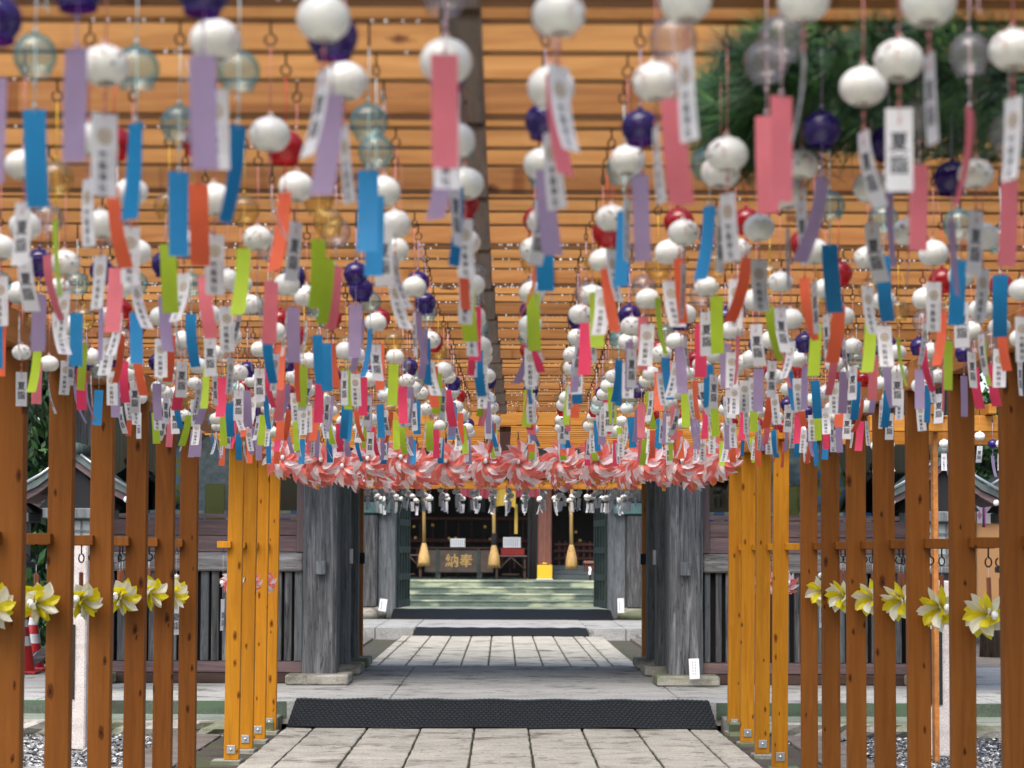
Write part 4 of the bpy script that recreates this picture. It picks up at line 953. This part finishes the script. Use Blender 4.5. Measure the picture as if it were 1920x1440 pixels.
def stickmesh(mat, w_, L): return MB().box(-w_ / 2, w_ / 2, -w_ / 4, w_ / 4, -L, 0, .002).mesh('stick', mat)
ME_ST = stickmesh(W_STICK, .030, .235); ME_STB = stickmesh(W_STICKB, .021, .20)
ME_STR = MB().tube([(0, 0, 0), (0, 0, -.05)], .0012, 4).mesh('string', M_WHITE)
def pinwheel(loc, ztop, meshes, stick, label, group, rng, scale=1.0, face=0, nm='pinwheel'):
    t = thing(nm, label, 'pinwheel', loc, group); x, y, z = loc
    rot = (rng.uniform(-.25, .25) + .15, rng.uniform(0, 2 * PI), 0); E_ = Euler((0, 0, face)).to_matrix() @ Euler((rot[0], 0, 0)).to_matrix() @ Matrix.Rotation(rot[1], 3, 'Y')
    e = E_.to_euler()
    for me in meshes:
        o = mobj('petals', me, t, (0, 0, 0), e); o.scale = (scale,) * 3
    o = mobj('hub', ME_HUB, t, Vector((0, -.09 * scale, 0)), (0, 0, 0))
    L = ztop - z
    st = mobj('stick', stick, t, (0, .02, L - .13), (rng.uniform(-.05, .05), rng.uniform(-.05, .05), rng.uniform(-.8, .8)))
    mobj('string', ME_STR, t, (0, .02, L - .082)); mobj('hook', ME_HOOKB, t, (0, .02, L - .083), (0, 0, rng.uniform(0, 3)))
    return t
ORD = ['first', 'second', 'third', 'fourth', 'fifth', 'sixth', 'seventh', 'eighth', 'ninth', 'tenth', 'eleventh', 'twelfth', 'thirteenth', 'fourteenth', 'fifteenth', 'sixteenth', 'seventeenth', 'eighteenth', 'nineteenth', 'twentieth', 'twenty-first', 'twenty-second', 'twenty-third', 'twenty-fourth', 'twenty-fifth', 'twenty-sixth', 'twenty-seventh', 'twenty-eighth', 'twenty-ninth', 'thirtieth', 'thirty-first', 'thirty-second', 'thirty-third', 'thirty-fourth', 'thirty-fifth', 'thirty-sixth']
rp = random.Random(21)
rowname = ['front', 'second', 'third', 'rear']
for j, Y in enumerate((14.75, 15.5, 16.25, 17.0)):
    n = 12
    for i in range(n):
        x = -1.60 + 3.2 * i / (n - 1) + rp.uniform(-.03, .03) + (.0 if j % 2 == 0 else .05)
        z = 2.19 + rp.uniform(-.02, .02)
        pinwheel((x, Y, z), 2.40, ME_P['s'], ME_ST, 'red and white pinwheel on a cedar stick, %s from the left in the %s row' % (ORD[i], rowname[j]), 'red and white pinwheels hanging before the gate', rp, rp.uniform(.9, 1.08), rp.uniform(-.25, .25))
# side pinwheels hung from the arms: (centre x, centre y, depth, name)
for i, (px, py, Y, what) in enumerate([(65, 1131, 8.74, 'first two'), (150, 1122, 9.64, 'second and third'), (222, 1117, 10.56, 'third and fourth'), (278, 1112, 11.44, 'fourth and fifth'), (319, 1112, 12.3, 'fifth and sixth'), (-25, 1136, 7.84, 'nearest')]):
    p = at(px, py, Y)
    pinwheel(tuple(p), 1.53, ME_PY, ME_STB, 'yellow and white pinwheel on the left side between the %s posts' % what, 'yellow pinwheels along the tunnel sides', rp, rp.uniform(.88, .96), .8)
for i, (px, py, Y, what) in enumerate([(1856, 1153, 8.86, 'first two'), (1768, 1139, 9.78, 'second and third'), (1695, 1122, 10.66, 'third and fourth'), (1642, 1121, 11.56, 'fourth and fifth'), (1586, 1118, 12.43, 'fifth and sixth'), (1546, 1109, 13.36, 'last two')]):
    p = at(px, py, Y)
    pinwheel(tuple(p), 1.53, ME_PY, ME_STB, 'yellow and white pinwheel on the right side between the %s posts' % what, 'yellow pinwheels along the tunnel sides', rp, rp.uniform(.95, 1.05), -.8)
for i, (px, py, Y) in enumerate([(434, 1092, 14.8), (468, 1093, 15.6), (498, 1093, 16.4)]):
    p = at(px, py, Y); pinwheel(tuple(p), 1.53, ME_P['y'], ME_STB, 'red and white pinwheel just behind the %s yellow-orange post on the left' % ORD[i], 'red pinwheels along the bright bay', rp, 1.0, .5)
for i, (px, py, Y) in enumerate([(1475, 1093, 14.5), (1449, 1094, 15.45), (1413, 1094, 16.4), (1387, 1093, 17.25)]):
    p = at(px, py, Y); pinwheel(tuple(p), 1.53, ME_P['y'], ME_STB, 'red and white pinwheel just behind the %s yellow-orange post on the right' % ORD[i], 'red pinwheels along the bright bay', rp, 1.0, -.5)
# extra brown sticks: small tubes with hooks and strings hung in pairs from the arms
for s, lst in ((-1, LP[1:]), (1, [(Y, u) for Y, u in RP])):
    for i, (Y, u) in enumerate(lst):
        xin = -1.9 if s < 0 else u * Y / F
        for q in (0, 1):
            x = xin + s * (.20 + .055 * q + .01 * i); t = thing('hanging_stick', 'brown wooden stick on a black hook, %s one under the %s %s arm' % (('inner', 'outer')[q], ORD[i], ('left', 'right')[s > 0]), 'hanging stick', (x, Y - .03, 1.53), 'brown sticks hung from the side arms')
            mobj('hook', ME_HOOKB, t, (0, 0, -.083)); mobj('string', ME_STR, t, (0, 0, -.082)); mobj('stick', ME_STB, t, (0, 0, -.132), (0, 0, rp.uniform(-1, 1)))

# ---------------------------------------------------------------- wind chimes
def m_ceramic():
    m, t, out = newmat('milky_glazed_porcelain'); p = nd(t, 'BsdfPrincipled'); p.inputs['Base Color'].default_value = (.86, .87, .80, 1); p.inputs['Roughness'].default_value = .16
    p.inputs['Coat Weight'].default_value = .3; t.links.new(p.outputs[0], out.inputs[0]); return m
M_CER = m_ceramic()
GL = {
 'blue': glass('pale_blue_glass', (.84, .95, .95, 1), (.16, .50, .56, 1), .16),
 'red': glass('red_glass', (.72, .035, .03, 1), (.50, .012, .015, 1), .42),
 'yellow': glass('pale_yellow_glass', (.93, .82, .50, 1), (.62, .45, .12, 1), .16),
 'clear': glass('clear_glass', (.93, .91, .92, 1), (.50, .46, .48, 1), .14),
 'purple': glass('purple_glass', (.13, .045, .40, 1), (.05, .02, .22, 1), .45)}
P = {
 'white': paper('white_strip_paper', (.87, .87, .88, 1), .35),
 'blue': paper('blue_strip_film', (.012, .30, .62, 1), .35),
 'orange': paper('orange_strip_film', (.95, .20, .08, 1), .38),
 'lime': paper('lime_strip_film', (.56, .74, .045, 1), .35),
 'pink': paper('pink_strip_film', (.97, .32, .38, 1), .5),
 'deeppink': paper('deep_pink_strip_film', (.88, .06, .17, 1), .35),
 'lavender': paper('lavender_strip_film', (.55, .44, .64, 1), .5, .5, .22)}
CORD = {'white': plain('pinkish_cord', (.55, .20, .20), .8), 'yellow': plain('yellow_cord', (.75, .50, .03), .8), 'blue': plain('pale_blue_cord', (.50, .66, .70), .8),
        'red': plain('red_cord', (.60, .06, .05), .8), 'clear': plain('pale_pink_cord', (.62, .45, .50), .8), 'purple': plain('lilac_cord', (.45, .36, .55), .8)}
GS = {'blue': 'blue', 'red': 'orange', 'yellow': 'lime', 'clear': 'pink', 'purple': 'lavender'}
def ell(a, b, z): return a * math.sqrt(max(0, 1 - (z / b) ** 2))
def ceramic_mb(n=24):
    a, b = .0395, .034; pr = [(0.0015, b)]
    for k in range(1, 13):
        z = b * math.cos(PI * k / 14.2); pr.append((ell(a, b, z), z))
    zl = pr[-1][1]; rl = pr[-1][0]
    pr += [(rl - .0025, zl + .0005), (rl - .001, zl + .008), (a * .90, -.004), (a * .8, .014), (a * .4, .028), (0, .031)]
    mb = MB().lathe(pr, n); 
    mb.tube([(.004 * math.cos(t_), 0, b + .003 + .004 * math.sin(t_)) for t_ in [k * 2 * PI / 10 for k in range(11)]], .0014, 5)
    return mb
def glass_mb(n=24):
    R0 = .037; pr = [(0.001, R0)]
    for k in range(1, 12):
        th = PI * k / 15; pr.append((R0 * math.sin(th) * 1.04, R0 * math.cos(th)))
    r, z = pr[-1]; pr += [(r * .93, z - .005), (r * .95, z - .010)]
    mb = MB().lathe(pr, n)
    mb.lathe([(0, .045), (.004, .044), (.005, .040), (.002, .0365)], 8); return mb
def face_mb():
    """painted fox face: red ears, closed eyes, whiskers and a black nose, on the side facing -Y"""
    a, b = .0400, .0345
    def pt(az, el):
        z = b * math.sin(el); r = ell(a, b, z); return Vector((r * math.sin(az), -r * math.cos(az), z))
    red = MB(); blk = MB()
    def patch(mb, pts): mb.add([pt(x, y) for x, y in pts], [tuple(range(len(pts)))])
    def stroke(mb, pts, w_):
        vs = []; fs = []
        for i, (x, y) in enumerate(pts):
            k = w_ * (1 if 0 < i < len(pts) - 1 else .4); nx, ny = (pts[min(i + 1, len(pts) - 1)][1] - pts[max(i - 1, 0)][1]), -(pts[min(i + 1, len(pts) - 1)][0] - pts[max(i - 1, 0)][0]); l_ = math.hypot(nx, ny) or 1
            vs += [pt(x + nx / l_ * k, y + ny / l_ * k), pt(x - nx / l_ * k, y - ny / l_ * k)]
        fs = [(2 * i, 2 * i + 1, 2 * i + 3, 2 * i + 2) for i in range(len(pts) - 1)]; mb.add(vs, fs)
    for s in (-1, 1):
        patch(red, [(s * .30, .95), (s * .62, 1.02), (s * .72, .62)][::s])
        stroke(blk, [(s * .20, .10), (s * .34, .26), (s * .50, .34), (s * .62, .33)], .035)
        stroke(red, [(s * .26, .34), (s * .40, .46), (s * .52, .48)], .03)
        for q in range(3): stroke(red, [(s * (.62 + .05 * q), -.05 - .17 * q), (s * (.82 + .03 * q), .02 - .19 * q)], .03)
        patch(red, [(s * .74 + .06 * math.cos(t_), .12 + .06 * math.sin(t_)) for t_ in [k * PI / 3 for k in range(6)]])
    patch(blk, [(.085 * math.cos(t_), -.22 + .075 * math.sin(t_)) for t_ in [k * PI / 4 for k in range(8)]])
    patch(red, [(.06 * math.cos(t_), .72 + .09 * math.sin(t_)) for t_ in [k * PI / 4 for k in range(8)]])
    return red, blk
def merge(parts):
    """several MBs with their own materials as one mesh: returns mesh, materials by face"""
    out = MB(); mats = []; mi = []
    for mb, m in parts:
        if m not in mats: mats.append(m)
        mi += [mats.index(m)] * len(mb.f); n = len(out.v); out.v += mb.v; out.f += [tuple(i + n for i in f) for f in mb.f]; out.sm += mb.sm
    return out, mats, mi
def tomesh(name, parts):
    out, mats, mi = merge(parts); me = out.mesh(name, mats); me.polygons.foreach_set('material_index', mi); return me
_r, _b = face_mb()
ME_FACE = tomesh('painted_face', [(_r, M_REDINK), (_b, M_INK)])
MB_CER = ceramic_mb(); ME_CER = MB_CER.mesh('bell', M_CER)
MB_GL = glass_mb(); ME_GL = {k: MB_GL.mesh('bell', m) for k, m in GL.items()}
def bent(v, x, z, L):
    """where a point of a strip (x across, z downwards from 0) goes when the wind bends it; v picks the bend"""
    u = -z / L; bx, cy, tw = v
    y = cy * L * u * u; xx = x + bx * L * u; a = tw * u
    return Vector((xx * 1.0 + 0 * a, y + x * math.sin(a), z * (1 - .12 * abs(cy)) + bx * bx * .1 * z))
BENDS = [(0, .02, .05), (.012, .08, -.12), (-.012, -.06, .15), (.02, .20, .2), (-.025, .30, -.2), (.0, -.16, .1)]
def strip_mb(v, W_, L):
    mb = MB(); N = 10; th = .0004
    for sy in (-1, 1):
        vs = []
        for i in range(N + 1):
            for x in (-W_ / 2, W_ / 2): p = bent(v, x, -L * i / N, L); vs.append(p + Vector((0, sy * th, 0)))
        fs = [(2 * i, 2 * i + 1, 2 * i + 3, 2 * i + 2) for i in range(N)]
        if sy > 0: fs = [f[::-1] for f in fs]
        mb.add(vs, fs, True)
    return mb
WW, WL_, CW, CL = .0400, .125, .0375, .158
MB_SW = [strip_mb(v, WW, WL_) for v in BENDS]; MB_SC = [strip_mb(v, CW, CL) for v in BENDS]
ME_SW = [m.mesh('paper_strip', P['white']) for m in MB_SW]
ME_SC = {k: [m.mesh('paper_strip', P[k]) for m in MB_SC] for k in ('blue', 'orange', 'lime', 'pink', 'deeppink', 'lavender')}
T_NATSU = text_mesh('t', '夏詣', .0315, M_INK, .00045, True); T_SHRINE = text_mesh('t', '竹駒神社', .0155, M_INK, .0002, True); T_FURI = text_mesh('t', 'たけこまじんじゃ', .0052, M_INK, 0, True)
def letter_parts(v, both=True):
    out = []
    def put(tm, cx, cz, side, sx=.93):
        vs, fs = tm; q = [bent(v, (x * sx + cx) * side, z + cz, WL_) + Vector((0, -.0008 * side, 0)) for x, y, z in vs]
        mb = MB().add(q, fs if side > 0 else [f[::-1] for f in fs]); return mb
    red = MB().tube([bent(v, 0, -.010, WL_), bent(v, .002, -.018, WL_) + Vector((0, -.002, 0)), bent(v, -.002, -.023, WL_) + Vector((0, -.002, 0))], .0009, 4)
    out.append((put(T_NATSU, 0, -.068, 1), M_INK)); out.append((red, M_REDINK))
    s = -1
    out.append((put(T_SHRINE, -.002, -.088, s), M_INK)); out.append((put(T_FURI, .0140, -.078, s), M_INK))
    ring = MB(); n = 20
    for (r0, r1) in ((.0098, .0122), (.0068, .0078), (.0, .0026)):
        vs = []
        for k in range(n):
            a = 2 * PI * k / n
            for r in (r0, r1): vs.append(bent(v, r * math.cos(a), -.034 + r * math.sin(a), WL_) + Vector((0, .0009, 0)))
        ring.add(vs, [(2 * k, 2 * k + 1, (2 * k + 3) % (2 * n), (2 * k + 2) % (2 * n)) for k in range(n)])
    for k in range(8):
        a = 2 * PI * k / 8
        ring.add([bent(v, r * math.cos(a + da), -.034 + r * math.sin(a + da), WL_) + Vector((0, .0009, 0)) for r, da in ((.0026, -.2), (.0068, -.12), (.0068, .12), (.0026, .2))], [(0, 1, 2, 3)])
    out.append((ring, M_SEAL)); return out
LP_ = [letter_parts(v) for v in BENDS]
ME_LET = [tomesh('lettering', p) for p in LP_]
ME_HOOK = hookring(M_IRON, .96).mesh('hook', M_IRON)
MB_HOOK = hookring(M_IRON, 1.0)
def cord_mb(L1, r_=.0012):
    return MB().tube([(0, 0, 0), (.0008, 0, -L1 * .5), (0, 0, -L1)], r_, 5)
def knot_mb(): return MB().lathe([(0, .004), (.003, .002), (.0035, 0), (.002, -.004), (0, -.005)], 6)
HOOKL = .0432
ZS = HB + .022       # underside of the slats
kinds = ['blue', 'red', 'yellow', 'clear', 'purple']
STR_NAME = {'white': 'white', 'blue': 'blue', 'orange': 'orange', 'lime': 'lime green', 'pink': 'pink', 'deeppink': 'deep pink', 'lavender': 'lavender'}
KIND_NAME = {'white': 'milky white ball', 'blue': 'pale blue glass', 'red': 'red glass', 'yellow': 'pale yellow glass', 'clear': 'clear glass', 'purple': 'purple glass'}
def off_of(x):
    tb = [(-2.2, -2.6), (-1.3, -1.4), (-.5, 0), (-.27, .6), (-.08, 2), (.08, 2.7), (.3, 3), (.63, 3.4), (1.0, 4.8), (1.25, 5.8), (2.2, 8)]
    for (a, va), (b, vb) in zip(tb, tb[1:]):
        if a <= x <= b: return va + (vb - va) * (x - a) / (b - a)
    return 0
rc = random.Random(77)
SPECS = []
for ci in range(-11, 12):
    X = -.087 + .168 * ci
    if not -1.83 < X < 1.93: continue
    off = int(round(off_of(X)))
    for si, Y in enumerate(SLOTS):
        if Y > 12.4 or Y < 2.65: continue
        x = X + (xc(Y) + .04) * (1.7 if ci > 0 else .8) + rc.uniform(-.008, .008)
        rel = si - 5 - off
        glassy = rel % 2 == 0
        if rc.random() < .07: glassy = not glassy
        k = kinds[(rel // 2) % 5] if glassy else 'white'
        rng = (rc.random(), rc.random(), rc.random(), rc.random(), rc.random(), rc.random())
        if rc.random() < (.05 if Y < 6 else .11): continue
        zc = 1.5 + (.745 if k == 'white' else .785) + rc.uniform(-.022, .022)
        u, v = project((x, Y, zc)); u2, v2 = project((x, Y, zc - .24)); mg = .055 / Y * F
        if v2 < -3 or u < -mg or u > 1920 + mg: continue
        SPECS.append([Y, x, zc, k, rng, ci, si])
SPECS.sort(key=lambda s: s[0])
# chimes of the side pergola (few, outside the tunnel) and under the far pergola
SIDE = [(1641, 836, 14.55, 'white'), (1652, 826, 14.75, 'red'), (1668, 834, 14.4, 'white'), (1770, 832, 14.5, 'white'), (1779, 829, 14.75, 'blue'), (1837, 818, 14.6, 'white'), (1861, 832, 14.6, 'purple'), (1876, 832, 14.45, 'white'), (1893, 834, 14.7, 'yellow')]
FAR = []
for i in range(16):
    for j in range(8):
        Y = 24.0 + .5 * j; FAR.append([Y, -1.62 + 3.2 * i / 15 + rc.uniform(-.03, .03), 1.5 + .735 + rc.uniform(-.03, .03), 'white', (rc.random(), rc.random(), rc.random(), rc.random(), rc.random(), rc.random()), i, j])
def side_word(ci):
    n = ci if ci > 0 else -ci + 1
    return '%s column %s of the grey ridge board' % (ORD[n - 1], 'right' if ci > 0 else 'left')
def chime(Y, x, zc, k, rng, label, ztop=ZS, grp='wind chimes hanging under the pergola roof'):
    t = thing('wind_chime', label, 'wind chime', (x, Y, ztop), grp)
    cz = zc - ztop; br = rng[0] * 2 * PI
    mobj('hook', ME_HOOK, t, (0, 0, -HOOKL), (0, 0, rng[1] * PI))
    b = mobj('bell', ME_CER if k == 'white' else ME_GL[k], t, (0, 0, cz), (rng[2] * .16 - .08, rng[3] * .16 - .08, 0))
    sc = (.94 + .14 * rng[4]) * .93; b.scale = (sc, sc, sc * (.95 + .1 * rng[5]))
    if k == 'white' and rng[5] < .62: mobj('painted_face', ME_FACE, b, (0, 0, 0), (0, 0, (rng[0] - .5) * 4.2))
    ctop = cz + (.043 if k == 'white' else .045) * sc; L1 = -HOOKL + .002 - ctop
    cm = cord_mb(L1)
    cm.add([v + Vector((0, 0, -L1)) for v in knot_mb().v], knot_mb().f, True)
    stz = cz - (.072 if k == 'white' else .088)
    low = MB().tube([(0, 0, cz + .02), (.0015, .0, (cz + .02 + stz) / 2), (0, 0, stz - .006)], .0011, 5)
    for zz in (cz - .045, stz + .006): low.add([v + Vector((0, 0, zz)) for v in knot_mb().v], knot_mb().f, True)
    up = MB(); up.add([v + Vector((0, 0, -HOOKL + .002)) for v in cm.v], cm.f, True)
    if rng[5] > .7: up.tube([(0, 0, ctop + L1 * .5), (.012, 0, ctop + L1 * .55 + .02), (.02, .004, ctop + L1 * .3), (.008, 0, ctop + L1 * .45)], .0008, 4)
    mobj('cord', up.mesh('cord', CORD[k]), t); mobj('cord', low.mesh('cord', CORD[k]), t)
    vi = int(rng[2] * 5.999); sk = 'white' if k == 'white' else GS[k]
    if sk == 'pink' and Y > 5.6 and rng[1] < .6: sk = 'deeppink'
    rz = (rng[1] - .5) * (3.0 if k == 'white' else 2.2) + (PI if rng[3] < .55 and k == 'white' else 0)
    if rng[4] < .15: rz += 1.0
    st = mobj('paper_strip', ME_SW[vi] if sk == 'white' else ME_SC[sk][vi], t, (0, 0, stz), ((rng[0] - .5) * .07, (rng[4] - .5) * .045, rz))
    if sk == 'white': mobj('lettering', ME_LET[vi], st)
    return t
def chime_parts(Y, x, zc, k, rng, ztop=ZS, far=False):
    out = []; o = Vector((x, Y, zc)); vi = int(rng[2] * 5.999); sk = 'white' if k == 'white' else GS[k]
    if sk == 'pink' and rng[1] < .5: sk = 'deeppink'
    def mv(mb, M): q = MB(); q.v = [M @ v for v in mb.v]; q.f = mb.f; q.sm = mb.sm; return q
    T = Matrix.Translation(o); sc = (.94 + .14 * rng[4]) * .93
    out.append((mv(LOW_CER if k == 'white' else LOW_GL, T @ Matrix.Scale(sc, 4)), M_CER if k == 'white' else GL[k]))
    if k == 'white' and rng[5] < .6:
        for mb, m in ((_r, M_REDINK), (_b, M_INK)): out.append((mv(mb, T @ Matrix.Scale(sc, 4) @ Matrix.Rotation((rng[0] - .5) * 4.2, 4, 'Z')), m))
    out.append((MB().tube([(x, Y, ztop - .03), (x, Y, zc + .036)], .0013, 3), CORD[k]))
    out.append((MB().tube([(x, Y, zc - .02), (x, Y, zc - .09)], .0011, 3), CORD[k]))
    out.append((mv(MB_HOOK, Matrix.Translation((x, Y, ztop - HOOKL))), M_IRON))
    rz = (rng[1] - .5) * (3.0 if k == 'white' else 2.2) + (PI if rng[3] < .55 and k == 'white' else 0)
    M = Matrix.Translation((x, Y, zc - (.072 if k == 'white' else .088))) @ Matrix.Rotation(rz, 4, 'Z') @ Matrix.Rotation((rng[4] - .5) * .14, 4, 'Y')
    out.append((mv((MB_SW if sk == 'white' else MB_SC)[vi], M), P[sk]))
    if sk == 'white':
        for mb, m in (LP_[vi][:1] + LP_[vi][-1:] + LP_[vi][2:3] if not far else (LP_[vi][:1] if rng[0] < .3 else [])): out.append((mv(mb, M), m))
    return out
LOW_CER = ceramic_mb(14); LOW_GL = glass_mb(14)
NIND = 300 - len(SIDE)
rows_seen = {}
for s in SPECS[:NIND]:
    Y, x, zc, k, rng, ci, si = s
    sk = 'white' if k == 'white' else GS[k]
    if sk == 'pink' and Y > 5.6 and rng[1] < .6: sk = 'deeppink'
    ext = ('fox-faced ' if rng[5] < .62 else 'plain ') if k == 'white' else ''
    lab = '%s%s chime, %s strip, %s, %s row back' % (ext, KIND_NAME[k].replace('milky ', ''), STR_NAME[sk], side_word(ci).replace('column ', 'column ').replace('the grey ', ''), ORD[si - 3])
    chime(Y, x, zc, k, rng, lab)
for i, (px, py, Y, k) in enumerate(SIDE):
    p = at(px, py, Y); chime(Y, p.x, p.z, k, (rc.random(), .5 + rc.uniform(-.2, .2), rc.random(), rc.random(), rc.random(), .5), '%s chime hanging outside under the side pergola, %s from its left end' % (KIND_NAME[k], ORD[i]), p.z + .2, 'wind chimes under the side pergola')
T_LONG = text_mesh('t', '夏詣', .05, M_INK, .0003, True)
for i, (px, py, Y, rz, lab) in enumerate([(331, 1083, 12.55, .35, 'white fox-faced chime with a long lettered banner beside the sixth left post'), (418, 1092, 14.95, 1.2, 'white chime with edge-on banner at the first yellow-orange post on the left'), (1540, 1079, 13.75, 1.0, 'white chime with long banner turned sideways behind the last dark right post'), (1383, 1075, 17.4, 1.1, 'white chime with long banner at the farthest yellow-orange post on the right'), (1474, 1073, 14.8, 1.3, 'white chime with long banner behind the nearest yellow-orange post on the right')]):
    p = at(px, py, Y); t = thing('wind_chime', lab, 'wind chime', (p.x, Y, 1.53), 'chimes with long banners at the sides')
    cz = p.z - 1.53; b = mobj('bell', ME_CER, t, (0, 0, cz)); b.scale = (.62,) * 3; mobj('painted_face', ME_FACE, b, (0, 0, 0), (0, 0, .3))
    mobj('hook', ME_HOOK, t, (0, 0, -.043)); mobj('cord', MB().tube([(0, 0, -.04), (0, 0, cz + .022)], .001, 5).mesh('cord', CORD['clear']), t)
    mobj('cord', MB().tube([(0, 0, cz), (0, 0, cz - .125)], .001, 5).mesh('cord', CORD['clear']), t)
    st = mobj('paper_strip', strip_mb((0, .03, .1), .056, .235).mesh('paper_strip', P['white']), t, (0, 0, cz - .125), (0, 0, rz))
    mobj('lettering', MB().add([v_ + Vector((0, -.004, -.15)) for v_ in map(Vector, T_LONG[0])], T_LONG[1]).mesh('lettering', M_INK), st)
rest = []
for s in SPECS[NIND:]: rest += chime_parts(*s[:5])
for s in FAR: rest += chime_parts(*s[:5], ztop=2.42, far=True)
me = tomesh('distant_wind_chimes', rest)
o = bpy.data.objects.new('distant_wind_chimes', me); C.objects.link(o); o['kind'] = 'stuff'
o['label'] = 'mass of small distant wind chimes under the far end of the roof and beyond the gate'

# fallen needles and bits of leaf on the path
rn = random.Random(61); mb = MB()
for _ in range(420):
    x = rn.uniform(-2.3, 2.3); y = rn.uniform(13.3, 17.1) if rn.random() < .75 else rn.uniform(17.7, 23)
    z = (.004 if y < 17.2 else .206) if abs(x) < 1.84 or y > 17.2 else -.026
    a = rn.uniform(0, PI); L = rn.uniform(.012, .05); wd = rn.uniform(.001, .004)
    d = Vector((math.cos(a), math.sin(a), 0)); q = Vector((-d.y, d.x, 0)); c_ = Vector((x, y, z))
    mb.add([c_ - d * L, c_ + q * wd + Vector((0, 0, .002)), c_ + d * L, c_ - q * wd], [(0, 3, 2, 1)])
o = mb.build('fallen_leaves', plain('dry_leaf', (.12, .06, .025), .8)); o['kind'] = 'stuff'

# rain drops caught under the slats and cords
M_DROP = plain('water_drop', (.9, .9, .9), .02, 0, 1.0)  # white body colour stands in for sky light refracted in the drops
mb = MB(); rd = random.Random(9)
for _ in range(1500):
    Y = rd.choice([s - .018 for s in SLOTS] + [b for b in BK]); 
    z = (HB + .0195) if Y not in BK else HB - .003
    if rd.random() > (.12 if Y < 6 else .9): continue
    x0 = rd.uniform(-2, 2)
    for q in range(rd.randint(1, 5)):
        x = x0 + q * .03 + rd.uniform(-.01, .01); r_ = rd.uniform(.0022, .0038)
        mb.add([(x + r_ * a, Y + r_ * b - .003, z + r_ * c_) for a, b, c_ in ((1, 0, 0), (0, 1, 0), (-1, 0, 0), (0, -1, 0), (0, 0, 1), (0, 0, -1.3))], [(0, 1, 4), (1, 2, 4), (2, 3, 4), (3, 0, 4), (1, 0, 5), (2, 1, 5), (3, 2, 5), (0, 3, 5)], True)
o = mb.build('rain_drops', M_DROP); o['kind'] = 'stuff'
print('chimes in view', len(SPECS), 'objects', len(S.objects))
